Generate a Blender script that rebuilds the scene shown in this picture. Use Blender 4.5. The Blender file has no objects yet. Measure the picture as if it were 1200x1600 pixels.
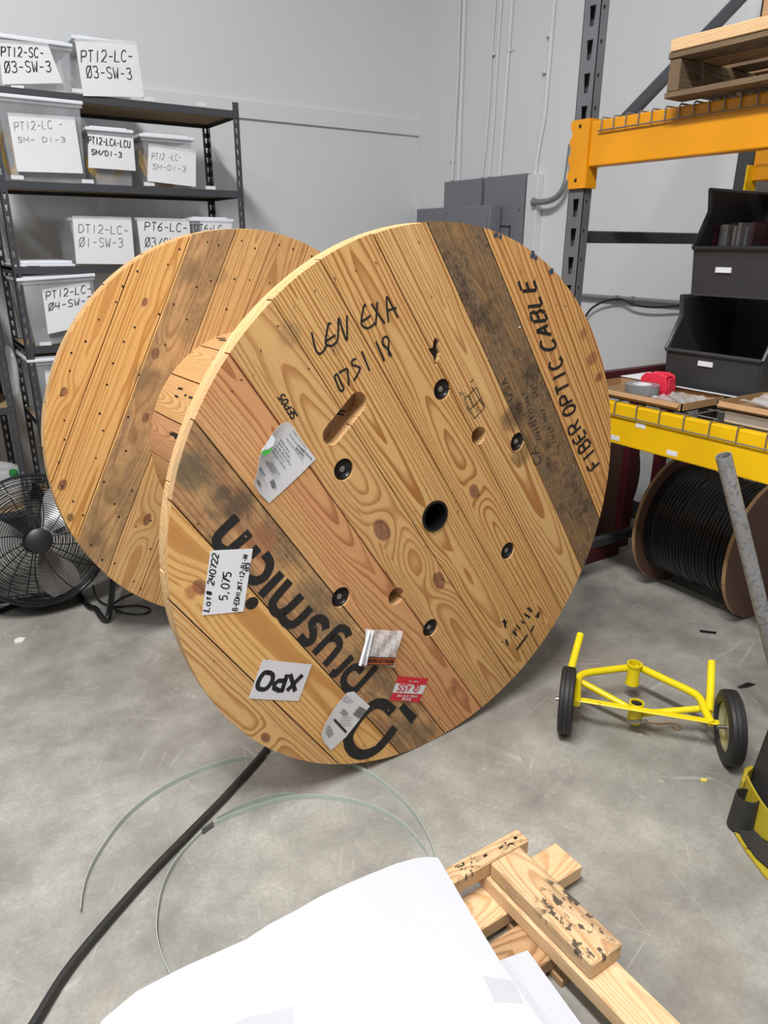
import bpy, bmesh, math, random
import numpy as np
from mathutils import Vector, Matrix
from mathutils.geometry import tessellate_polygon

SC = bpy.context.scene
COL = SC.collection
R_ = math.radians
random.seed(7)

# ------------------------------------------------------------------ camera, world, lamps, exposure
EYE = Vector((0.0, 0.0, 1.467))
FPX = 1132.31
YAW, PITCH, ROLL = R_(33.383), R_(20.162), R_(-0.2956)
fwd = Vector((math.sin(YAW)*math.cos(PITCH), math.cos(YAW)*math.cos(PITCH), -math.sin(PITCH)))
r0 = fwd.cross(Vector((0, 0, 1))).normalized()
d0 = fwd.cross(r0)
CR = r0*math.cos(ROLL) + d0*math.sin(ROLL)
CD = -r0*math.sin(ROLL) + d0*math.cos(ROLL)
cam = bpy.data.cameras.new('camera')
cam.sensor_fit = 'VERTICAL'
cam.sensor_height = 36
cam.lens = 36*FPX/1600
cam.clip_start = 0.02
camo = bpy.data.objects.new('camera', cam)
COL.objects.link(camo)
mw = Matrix((CR, -CD, -fwd)).transposed().to_4x4()
mw.translation = EYE
camo.matrix_world = mw
SC.camera = camo

world = bpy.data.worlds.new('world')
SC.world = world
world.use_nodes = True
world.node_tree.nodes['Background'].inputs[0].default_value = (0.86, 0.93, 1.0, 1)
world.node_tree.nodes['Background'].inputs[1].default_value = 0.23

def lamp(name, loc, sx, sy, power, color=(1, 0.985, 0.96), rot=(0, 0, 0)):
    l = bpy.data.lights.new(name, 'AREA')
    l.shape = 'RECTANGLE'
    l.size, l.size_y, l.energy, l.color = sx, sy, power, color
    o = bpy.data.objects.new(name, l)
    o.location = loc
    o.rotation_euler = rot
    COL.objects.link(o)
lamp('ceiling_strip_light', (-0.55, 0.45, 4.6), 0.4, 2.2, 320)
lamp('ceiling_strip_light', (-2.4, -0.6, 4.6), 0.4, 2.4, 66)
lamp('ceiling_strip_light', (1.6, -1.6, 4.6), 0.4, 2.4, 30)

SC.view_settings.view_transform = 'Standard'
SC.view_settings.look = 'None'
SC.view_settings.exposure = 0.0
SC.view_settings.gamma = 1.0
SC.view_settings.use_curve_mapping = False
SC.cycles.max_bounces = 8
SC.cycles.transparent_max_bounces = 16
SC.cycles.use_denoising = True

# ------------------------------------------------------------------ where a pixel of the photograph lands on a known plane
def ray(x, y):
    return CR*((x-600)/FPX) + CD*((y-800)/FPX) + fwd
def PX(x, y, X):
    v = ray(x, y); return EYE + v*(X/v.x)
def PY(x, y, Y):
    v = ray(x, y); return EYE + v*(Y/v.y)
def PZ(x, y, Z=0.0):
    v = ray(x, y); return EYE + v*((Z-EYE.z)/v.z)
def PN(x, y, c, n):
    v = ray(x, y); return EYE + v*((c-EYE).dot(n)/v.dot(n))

# ------------------------------------------------------------------ node helper
def lin(c):
    f = lambda u: u/12.92 if u <= 0.04045 else ((u+0.055)/1.055)**2.4
    return tuple(f(u/255.0) for u in c[:3]) + (1.0,)

class NT:
    def __init__(s, name):
        s.m = bpy.data.materials.new(name)
        s.m.use_nodes = True
        s.t = s.m.node_tree
        s.t.nodes.clear()
        s.out = s.t.nodes.new('ShaderNodeOutputMaterial')
    def n(s, kind, **kw):
        nd = s.t.nodes.new('ShaderNode'+kind)
        for k, v in kw.items(): setattr(nd, k, v)
        return nd
    def put(s, sock, v):
        if v is None: return
        if isinstance(v, bpy.types.NodeSocket): s.t.links.new(v, sock)
        else:
            try: sock.default_value = v
            except Exception: sock.default_value = (v, v, v, 1) if len(sock.default_value) == 4 else (v, v, v)
    def M(s, op, a, b=None, c=None, clamp=False):
        nd = s.n('Math', operation=op, use_clamp=clamp)
        for i, v in enumerate((a, b, c)): s.put(nd.inputs[i], v)
        return nd.outputs[0]
    def add(s, a, b): return s.M('ADD', a, b)
    def sub(s, a, b): return s.M('SUBTRACT', a, b)
    def mul(s, a, b): return s.M('MULTIPLY', a, b)
    def ss(s, x, a, b, lo=0.0, hi=1.0):
        nd = s.n('MapRange', interpolation_type='SMOOTHSTEP')
        for i, v in enumerate((x, a, b, lo, hi)): s.put(nd.inputs[i], v)
        return nd.outputs[0]
    def mix(s, f, a, b, mode='MIX'):
        nd = s.n('Mix', data_type='RGBA', blend_type=mode)
        s.put(nd.inputs[0], f); s.put(nd.inputs[6], a); s.put(nd.inputs[7], b)
        return nd.outputs[2]
    def sep(s, v):
        nd = s.n('SeparateXYZ'); s.put(nd.inputs[0], v); return nd.outputs
    def comb(s, x, y, z):
        nd = s.n('CombineXYZ')
        for i, v in enumerate((x, y, z)): s.put(nd.inputs[i], v)
        return nd.outputs[0]
    def noise(s, vec, scale=1.0, detail=2.0, rough=0.5, w=None, dist=0.0):
        nd = s.n('TexNoise')
        if w is not None:
            nd.noise_dimensions = '4D'; s.put(nd.inputs['W'], w)
        s.put(nd.inputs['Vector'], vec); s.put(nd.inputs['Scale'], scale); s.put(nd.inputs['Detail'], detail)
        s.put(nd.inputs['Roughness'], rough); s.put(nd.inputs['Distortion'], dist)
        return nd.outputs[0]
    def ramp(s, x, stops, const=False):
        nd = s.n('ValToRGB')
        cr = nd.color_ramp
        cr.interpolation = 'CONSTANT' if const else 'LINEAR'
        while len(cr.elements) < len(stops): cr.elements.new(0.5)
        for e, (p, c) in zip(cr.elements, stops): e.position = p
        for e, (p, c) in zip(cr.elements, stops): e.position = p; e.color = c
        s.put(nd.inputs[0], x)
        return nd.outputs[0]
    def obj(s): return s.n('TexCoord').outputs['Object']
    def rnd(s): return s.n('ObjectInfo').outputs['Random']
    def finish(s, color, rough=0.6, metal=0.0, bump=None, bstr=0.2, bdist=0.002, spec=0.5, **kw):
        p = s.n('BsdfPrincipled')
        s.put(p.inputs['Base Color'], color); s.put(p.inputs['Roughness'], rough); s.put(p.inputs['Metallic'], metal)
        s.put(p.inputs['Specular IOR Level'], spec)
        for k, v in kw.items(): s.put(p.inputs[k.replace('_', ' ')], v)
        if bump is not None:
            b = s.n('Bump'); s.put(b.inputs['Strength'], bstr); s.put(b.inputs['Distance'], bdist); s.put(b.inputs['Height'], bump)
            s.put(p.inputs['Normal'], b.outputs[0])
        s.t.links.new(p.outputs[0], s.out.inputs[0])
        s.p = p
        return s.m

def plain(name, rgb, rough=0.5, metal=0.0, var=0.06, scale=9.0, bstr=0.05, spec=0.5):
    s = NT(name)
    c = lin(rgb)
    nz = s.noise(s.obj(), scale, 4.0, 0.6)
    lo = tuple(max(0, u*(1-var*2)) for u in c[:3]) + (1,)
    hi = tuple(min(1, u*(1+var*2)) for u in c[:3]) + (1,)
    return s.finish(s.mix(nz, lo, hi), rough, metal, nz, bstr, 0.001, spec)

# ------------------------------------------------------------------ wood: growth rings of a tilted log cut by the board, so faces, edges and ends agree
def wood_core(s, u, v, z, vc, D, slope, seed, spacing, knots, light, dark, knot_rgb=(138, 90, 66)):
    n1 = s.noise(s.comb(s.mul(u, 1.15), s.mul(v, 4.0), z), 1.0, 2.0, 0.5, w=seed)
    n2 = s.noise(s.comb(s.mul(u, 6.0), s.mul(v, 22.0), s.mul(z, 10.0)), 1.0, 2.0, 0.5, w=seed)
    d = s.add(s.add(D, s.mul(slope, u)), s.mul(s.sub(n1, 0.5), 0.075))
    d = s.add(d, s.mul(s.sub(n2, 0.5), 0.008))
    core = None
    for (ku, kv, kr) in knots:
        du = s.mul(s.sub(u, ku), 0.62); dv = s.sub(v, kv)
        q2 = s.add(s.mul(du, du), s.mul(dv, dv))
        g = s.M('POWER', 2.718, s.mul(q2, -1.0/(kr*2.2)**2))
        d = s.add(d, s.mul(g, kr*1.3))
        dist = s.add(s.M('SQRT', q2), s.mul(s.sub(n2, 0.5), kr*0.9))
        k = s.ss(dist, kr*0.95, kr*0.72)
        core = k if core is None else s.M('MAXIMUM', core, k)
    vv = s.sub(v, vc); zz = s.add(z, d)
    rr = s.M('SQRT', s.add(s.mul(vv, vv), s.mul(zz, zz)))
    rn = s.noise(s.comb(s.mul(rr, 60.0), 0.0, 0.0), 1.0, 1.0, 0.5, w=seed)
    ph = s.add(s.M('DIVIDE', rr, spacing), s.mul(rn, 2.2))
    fr = s.M('FRACT', ph)
    band = s.mul(s.ss(fr, 0.40, 0.86), s.ss(fr, 1.0, 0.93))
    fib = s.noise(s.comb(s.mul(u, 18.0), s.mul(v, 420.0), s.mul(z, 420.0)), 1.0, 2.0, 0.6, w=seed)
    band = s.M('MULTIPLY', band, s.ss(rn, 0.15, 0.6, 0.55, 1.0))
    col = s.mix(band, light, dark)
    col = s.mix(s.ss(fib, 0.35, 0.7, 0.0, 0.35), col, s.mix(1.0, col, lin((222, 196, 160)), 'MULTIPLY'))
    if core is not None:
        kc = s.mix(s.mul(band, 0.55), lin(knot_rgb), lin((84, 52, 40)))
        kn = s.noise(s.comb(s.mul(u, 90.0), s.mul(v, 90.0), z), 1.0, 3.0, 0.6)
        kc = s.mix(s.ss(kn, 0.52, 0.66, 0.0, 0.7), kc, lin((70, 44, 36)))
        col = s.mix(s.mul(core, 0.88), col, kc)
    return col, band, fib

def flange_wood(name, radius, edges, boards, knots, blotches=()):
    """edges: v of the joints, ascending; boards: one dict per strip, ascending v"""
    s = NT(name)
    x, y, z = s.sep(s.obj())
    pos = s.M('DIVIDE', s.add(y, radius), 2*radius)
    es = [-radius]+list(edges)+[radius]
    mids = [(a+b)/2 for a, b in zip(es[:-1], es[1:])]
    st = [0.0] + [(e+radius)/(2*radius) for e in edges]
    A = s.ramp(pos, [(p, ((c+b.get('vo', 0))/2+.5, b['D'], b['s'], 1)) for p, b, c in zip(st, boards, mids)], True)
    a = s.sep(A)
    Lc = s.ramp(pos, [(p, lin(b['light'])) for p, b in zip(st, boards)], True)
    Dc = s.ramp(pos, [(p, lin(b['dark'])) for p, b in zip(st, boards)], True)
    W = s.sep(s.ramp(pos, [(p, (b.get('w', 0), b.get('red', 0), b['sp']*20, 1)) for p, b in zip(st, boards)], True))
    seed = s.mul(s.M('FLOOR', s.mul(pos, 10.4)), 3.7)
    # vc stored as the pith's v in the flange frame /2+.5, slope stored +.5
    vc = s.mul(s.sub(a[0], 0.5), 2.0)
    col, band, fib = wood_core(s, x, y, z, vc, a[1], s.sub(a[2], 0.5), seed, s.M('DIVIDE', W[2], 20.0), knots, Lc, Dc)
    V = s.comb(x, y, seed)
    wn = s.noise(s.comb(s.mul(x, 7.0), s.mul(y, 13.0), seed), 1.0, 5.0, 0.68)
    wf = s.noise(s.comb(s.mul(x, 60.0), s.mul(y, 170.0), seed), 1.0, 4.0, 0.7)
    grime = s.mix(s.ss(wf, 0.3, 0.7), lin((78, 66, 56)), lin((142, 116, 88)))
    col = s.mix(s.mul(W[0], s.ss(wn, 0.30, 0.62)), col, grime)
    deep = s.mix(s.ss(wf, 0.35, 0.7), lin((44, 38, 34)), lin((96, 80, 64)))
    col = s.mix(s.mul(s.M('POWER', W[0], 2.0), s.ss(s.noise(V, 9.0, 4.0, 0.65), 0.54, 0.68, 0, 0.8)), col, deep)
    red = s.ss(s.noise(s.comb(s.mul(x, 2.2), s.mul(y, 11.0), seed), 1.0, 3.0, 0.55), 0.36, 0.62)
    col = s.mix(s.mul(W[1], red), col, s.mix(band, lin((206, 146, 100)), lin((164, 102, 64))))
    for (bu, bv, br, rgb, amt) in blotches:
        du = s.sub(x, bu); dv = s.sub(y, bv)
        q = s.add(s.M('SQRT', s.add(s.mul(du, du), s.mul(dv, dv))), s.mul(s.sub(wn, 0.5), br*1.6))
        col = s.mix(s.mul(s.ss(q, br, br*0.45), s.mul(s.ss(wf, 0.2, 0.6, 0.5, 1.0), amt)), col, lin(rgb))
    sp = s.noise(s.comb(s.mul(x, 40.0), s.mul(y, 60.0), seed), 1.0, 2.0, 0.5)
    col = s.mix(s.ss(sp, 0.72, 0.78, 0, 0.35), col, lin((110, 76, 48)))
    sawn = s.mul(s.ss(z, -0.0008, -0.0025), 0.62)
    col = s.mix(sawn, col, s.mix(s.mul(band, 0.35), lin((206, 170, 124)), lin((172, 130, 88))))
    return s.finish(col, 0.62, 0, s.add(s.mul(fib, 0.5), s.mul(band, 0.3)), 0.22, 0.0015, 0.35)

def lumber(name, light, dark, spacing=0.006, weather=0.0, marks=0.0, knots=(), grime_rgb=(74, 62, 52), D=0.05):
    s = NT(name)
    x, y, z = s.sep(s.obj())
    rd = s.rnd()
    seed = s.mul(rd, 40.0)
    vc = s.mul(s.sub(rd, 0.5), 0.08)
    col, band, fib = wood_core(s, x, y, z, vc, s.add(D, s.mul(rd, 0.03)), 0.05, seed, spacing, knots, lin(light), lin(dark))
    wn = s.noise(s.comb(s.mul(x, 6.0), s.mul(y, 16.0), s.add(seed, s.mul(z, 16.0))), 1.0, 5.0, 0.65)
    if weather:
        col = s.mix(s.ss(wn, 0.62-0.35*weather, 0.70-0.1*weather, 0, min(1, weather*1.1)), col, s.mix(fib, lin(grime_rgb), lin((126, 106, 84))))
    if marks:
        mk = s.noise(s.comb(s.mul(x, 44.0), s.mul(y, 62.0), seed), 1.0, 3.0, 0.6)
        reg = s.ss(s.noise(s.comb(s.mul(x, 5.0), s.mul(y, 5.0), seed), 1.0, 1.0, 0.5), 0.42, 0.55)
        col = s.mix(s.mul(s.mul(s.ss(mk, 0.54, 0.60), s.mul(reg, s.ss(z, 0.0, 0.012))), marks), col, lin((58, 52, 50)))
    return s.finish(col, 0.66, 0, s.add(s.mul(fib, 0.5), s.mul(band, 0.2)), 0.2, 0.0012, 0.3)

# ------------------------------------------------------------------ plain materials
def mk_concrete():
    s = NT('polished_concrete')
    v = s.obj()
    x, y, z = s.sep(v)
    big = s.noise(v, 0.8, 4.0, 0.55)
    mid = s.noise(v, 5.0, 6.0, 0.66)
    fine = s.noise(v, 90.0, 5.0, 0.75)
    col = s.ramp(s.add(s.mul(big, 0.5), s.mul(mid, 0.5)), [(0.34, lin((112, 109, 104))), (0.49, lin((146, 144, 138))), (0.64, lin((176, 173, 166)))])
    col = s.mix(s.ss(fine, 0.36, 0.66, 0.0, 0.30), col, lin((112, 110, 106)))
    brown = s.ss(s.noise(v, 1.3, 3.0, 0.6, w=4.0), 0.50, 0.72, 0, 0.40)
    col = s.mix(brown, col, lin((140, 124, 108)))
    for i, (ang, sc, th) in enumerate(((0.3, 5.0, 0.010), (1.25, 7.0, 0.009), (2.2, 4.2, 0.007), (0.85, 9.0, 0.012), (1.75, 6.0, 0.008))):
        ca, sa = math.cos(ang), math.sin(ang)
        uu = s.add(s.mul(x, ca), s.mul(y, sa)); ww = s.sub(s.mul(y, ca), s.mul(x, sa))
        vo = s.n('TexVoronoi', feature='DISTANCE_TO_EDGE')
        wob = s.noise(v, 1.2, 1.0, 0.5, w=float(i))
        s.put(vo.inputs['Vector'], s.comb(s.mul(uu, 0.10), s.add(ww, s.mul(wob, 0.10)), float(i)*7.0)); s.put(vo.inputs['Scale'], sc)
        gate = s.ss(s.noise(v, 5.0, 3.0, 0.6, w=10.0+i), 0.52, 0.66)
        col = s.mix(s.mul(s.mul(s.ss(vo.outputs['Distance'], th, th*0.2), gate), 0.30), col, lin((200, 198, 192)))
    ch = s.noise(v, 26.0, 5.0, 0.7, w=2.0)
    gate = s.ss(s.noise(v, 2.2, 2.0, 0.5, w=21.0), 0.48, 0.62)
    col = s.mix(s.mul(s.ss(ch, 0.60, 0.68), s.mul(gate, 0.4)), col, lin((208, 206, 198)))
    dk = s.noise(v, 34.0, 3.0, 0.6, w=6.0)
    col = s.mix(s.ss(dk, 0.70, 0.75, 0, 0.55), col, lin((78, 72, 66)))
    rough = s.ss(mid, 0.3, 0.7, 0.38, 0.6)
    return s.finish(col, rough, 0, fine, 0.08, 0.002, 0.45)

def mk_wall(name, rgb):
    s = NT(name)
    v = s.obj()
    a = s.noise(v, 1.1, 4.0, 0.55)
    b = s.noise(v, 160.0, 2.0, 0.5)
    c = s.mix(s.ss(a, 0.3, 0.7), lin(tuple(u-3 for u in rgb)), lin(rgb))
    sc = s.noise(v, 11.0, 5.0, 0.7)
    c = s.mix(s.ss(sc, 0.70, 0.76, 0, 0.22), c, lin((150, 150, 148)))
    return s.finish(c, 0.55, 0, b, 0.06, 0.001, 0.3)

def mk_clear(name, rgb, alpha, rough=0.2):
    s = NT(name)
    tr = s.n('BsdfTransparent')
    p = s.n('BsdfPrincipled')
    nz = s.noise(s.obj(), 9.0, 3.0, 0.5)
    s.put(p.inputs['Base Color'], lin(rgb)); s.put(p.inputs['Roughness'], rough)
    b = s.n('Bump'); s.put(b.inputs['Strength'], 0.25); s.put(b.inputs['Distance'], 0.01); s.put(b.inputs['Height'], nz)
    s.put(p.inputs['Normal'], b.outputs[0])
    mx = s.n('MixShader')
    s.put(mx.inputs[0], s.ss(nz, 0.2, 0.8, max(0.02, alpha-0.08), alpha+0.08))
    s.t.links.new(tr.outputs[0], mx.inputs[1]); s.t.links.new(p.outputs[0], mx.inputs[2])
    s.t.links.new(mx.outputs[0], s.out.inputs[0])
    return s.m

def mk_foam():
    s = NT('white_corrugated_sheet')
    x, y, z = s.sep(s.obj())
    w = s.M('SINE', s.mul(x, 2*math.pi/0.0115))
    n = s.noise(s.comb(s.mul(x, 3.0), y, z), 3.0, 3.0, 0.5)
    c = s.mix(n, lin((190, 193, 202)), lin((201, 204, 211)))
    return s.finish(c, 0.42, 0, s.add(s.mul(w, 0.5), n), 0.22, 0.0012, 0.4)

def mk_worn(name, rgb, worn_rgb, amt=0.62, scale=22.0, rough=0.38, metal=0.0):
    s = NT(name)
    v = s.obj()
    n = s.noise(v, scale, 5.0, 0.68)
    m = s.noise(v, 4.0, 3.0, 0.5)
    c = s.mix(s.ss(m, 0.3, 0.7), lin(tuple(int(u*0.93) for u in rgb)), lin(rgb))
    c = s.mix(s.ss(n, amt, amt+0.05), c, lin(worn_rgb))
    return s.finish(c, rough, metal, n, 0.05, 0.001, 0.5)

MT = {}
MT['concrete'] = mk_concrete()
MT['wall'] = mk_wall('painted_wall', (224, 226, 228))
MT['wall_low'] = mk_wall('painted_lower_wall', (214, 215, 216))
MT['trimw'] = mk_wall('painted_trim', (224, 226, 227))
MT['rubber_base'] = plain('black_rubber_baseboard', (30, 28, 28), 0.5)
MT['ink'] = plain('black_ink', (24, 22, 22), 0.7, var=0.2, scale=60)
MT['paint_ink'] = mk_worn('black_stencil_paint', (26, 24, 24), (92, 74, 56), 0.66, 60.0, 0.7)
MT['faded_ink'] = plain('faded_marker', (96, 98, 104), 0.7)
MT['grey_ink'] = plain('grey_print', (90, 92, 98), 0.7)
MT['burn_ink'] = plain('burnt_stamp', (46, 38, 32), 0.8, var=0.2, scale=50)
MT['paper'] = plain('white_paper', (226, 227, 231), 0.7, var=0.03, scale=6)
MT['label'] = plain('label_paper', (214, 213, 216), 0.6, var=0.03, scale=8)
MT['red'] = plain('red_print', (206, 34, 50), 0.5)
MT['green'] = plain('green_print', (72, 180, 70), 0.5)
MT['orange'] = plain('orange_print', (196, 92, 40), 0.5)
MT['pouch'] = mk_clear('clear_pouch_film', (240, 236, 236), 0.55, 0.25)
MT['blue_paint'] = plain('blue_spray_paint', (54, 74, 96), 0.7, var=0.2)
MT['steel_dark'] = plain('dark_recessed_steel', (40, 38, 40), 0.35, 0.6)
MT['bolt'] = plain('zinc_bolt', (168, 166, 164), 0.3, 0.9)
MT['nail'] = plain('clinched_nail', (188, 174, 158), 0.4, 0.5)
MT['hole'] = plain('nail_hole', (40, 28, 20), 0.9)
MT['shelf_grey'] = mk_worn('charcoal_shelf_steel', (66, 68, 74), (110, 112, 116), 0.70, 30.0, 0.45)
MT['shelf_board'] = plain('particle_board', (158, 134, 102), 0.8, var=0.12, scale=60)
MT['tag'] = plain('shelf_tag', (220, 222, 226), 0.5)
MT['bin'] = mk_clear('clear_bin_plastic', (206, 210, 216), 0.24, 0.2)
MT['lid'] = plain('white_bin_lid', (226, 230, 238), 0.4, var=0.02)
MT['cable_y'] = plain('yellow_fibre_cable', (222, 178, 62), 0.45)
MT['sleeve'] = mk_clear('clear_sleeve', (236, 238, 242), 0.30, 0.15)
MT['rack_grey'] = mk_worn('grey_rack_paint', (104, 107, 112), (70, 70, 72), 0.72, 26.0, 0.42)
MT['rack_dark'] = mk_worn('charcoal_rack_paint', (62, 64, 68), (40, 40, 42), 0.72, 26.0, 0.42)
MT['rack_orange'] = mk_worn('orange_yellow_rack_paint', (228, 152, 8), (190, 128, 20), 0.74, 18.0, 0.4)
MT['rack_yellow'] = mk_worn('yellow_rack_paint', (240, 192, 14), (200, 156, 30), 0.76, 18.0, 0.4)
MT['wire'] = plain('zinc_wire', (150, 144, 134), 0.4, 0.7)
MT['maroon'] = plain('maroon_paint', (84, 26, 36), 0.45)
MT['panel'] = plain('grey_panel_enamel', (122, 124, 131), 0.45, var=0.03)
MT['panel_dk'] = plain('dark_recess_enamel', (58, 59, 63), 0.5)
MT['conduit'] = plain('painted_conduit', (220, 221, 222), 0.5, var=0.03)
MT['emt'] = plain('galvanised_conduit', (150, 152, 154), 0.4, 0.6)
MT['black'] = plain('black_plastic', (30, 30, 32), 0.42)
MT['black_cable'] = plain('black_cable_jacket', (24, 24, 25), 0.4)
MT['bin_black'] = plain('charcoal_bin_plastic', (54, 55, 58), 0.45, var=0.05)
MT['fan_black'] = plain('black_fan_enamel', (22, 22, 24), 0.35)
MT['alu'] = plain('brushed_fan_blade', (214, 214, 216), 0.32, 0.7, var=0.03)
MT['strap'] = mk_clear('pale_green_strap', (186, 198, 188), 0.86, 0.35)
MT['strap_seal'] = plain('grey_strap_seal', (104, 106, 106), 0.4, 0.5)
MT['rod'] = mk_worn('dark_duct_rod', (44, 43, 43), (100, 98, 94), 0.70, 30.0, 0.5)
MT['foam'] = mk_foam()
MT['tape_clear'] = mk_clear('clear_tape', (214, 215, 220), 0.26, 0.15)
MT['tape_silver'] = plain('silver_duct_tape', (150, 152, 156), 0.35, 0.4)
MT['dispenser'] = plain('red_plastic', (226, 52, 74), 0.35)
MT['navy'] = plain('navy_plastic', (48, 46, 84), 0.4)
MT['card'] = plain('brown_cardboard', (168, 132, 92), 0.75, var=0.06, scale=30)
MT['card_dk'] = plain('cardboard_inside', (142, 112, 80), 0.8, var=0.06, scale=30)
MT['bag'] = mk_clear('clear_plastic_bag', (232, 235, 238), 0.34, 0.12)
MT['white_foam'] = plain('white_foam_block', (228, 230, 234), 0.6, var=0.02)
MT['dolly'] = mk_worn('yellow_dolly_paint', (238, 216, 22), (34, 30, 20), 0.66, 42.0, 0.35)
MT['tyre'] = plain('black_rubber_tyre', (34, 34, 35), 0.6)
MT['hubm'] = plain('zinc_plated_rim', (190, 186, 148), 0.35, 0.6)
MT['spool'] = plain('brown_spool_board', (92, 64, 52), 0.7, var=0.1, scale=20)
MT['spool_edge'] = plain('pale_spool_edge', (160, 128, 92), 0.7, var=0.1, scale=30)
MT['galv'] = mk_worn('weathered_galvanised_pipe', (166, 166, 168), (132, 132, 134), 0.52, 70.0, 0.5, 0.35)
MT['wheel_y'] = mk_worn('dirty_yellow_rubber', (176, 158, 40), (60, 54, 24), 0.62, 26.0, 0.55)
MT['dark_rubber'] = mk_worn('scuffed_black_rubber', (44, 43, 42), (74, 72, 68), 0.64, 18.0, 0.6)
MT['pink'] = mk_clear('pinkish_bag_film', (140, 72, 84), 0.45, 0.2)
MT['lens'] = plain('green_bottle_cap', (40, 120, 60), 0.4)
MT['blue_plastic'] = plain('blue_film', (70, 100, 150), 0.4)
MT['chip'] = plain('wood_chip', (196, 160, 120), 0.7)
MT['chip_y'] = plain('yellow_scrap', (220, 206, 90), 0.6)
MT['chip_w'] = plain('white_scrap', (216, 216, 212), 0.6)

MT['lum_new'] = lumber('fresh_pine_lumber', (226, 196, 156), (206, 168, 126), 0.0045)
MT['lum_clean'] = lumber('pale_pine_board', (226, 194, 152), (204, 164, 120), 0.0045)
MT['lum_mark'] = lumber('stamped_pine_lumber', (218, 188, 148), (192, 154, 112), 0.0045, 0.40, 0.9)
MT['lum_old'] = lumber('stained_pine_lumber', (186, 150, 112), (146, 110, 78), 0.0045, 0.5)
MT['lum_grey'] = lumber('grey_weathered_pallet_wood', (128, 108, 84), (88, 72, 56), 0.006, 0.6)
MT['stave'] = lumber('drum_stave_pine', (214, 174, 122), (184, 136, 86), 0.005)
MT['stave_red'] = lumber('reddish_drum_stave', (206, 160, 120), (176, 122, 88), 0.006)

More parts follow.
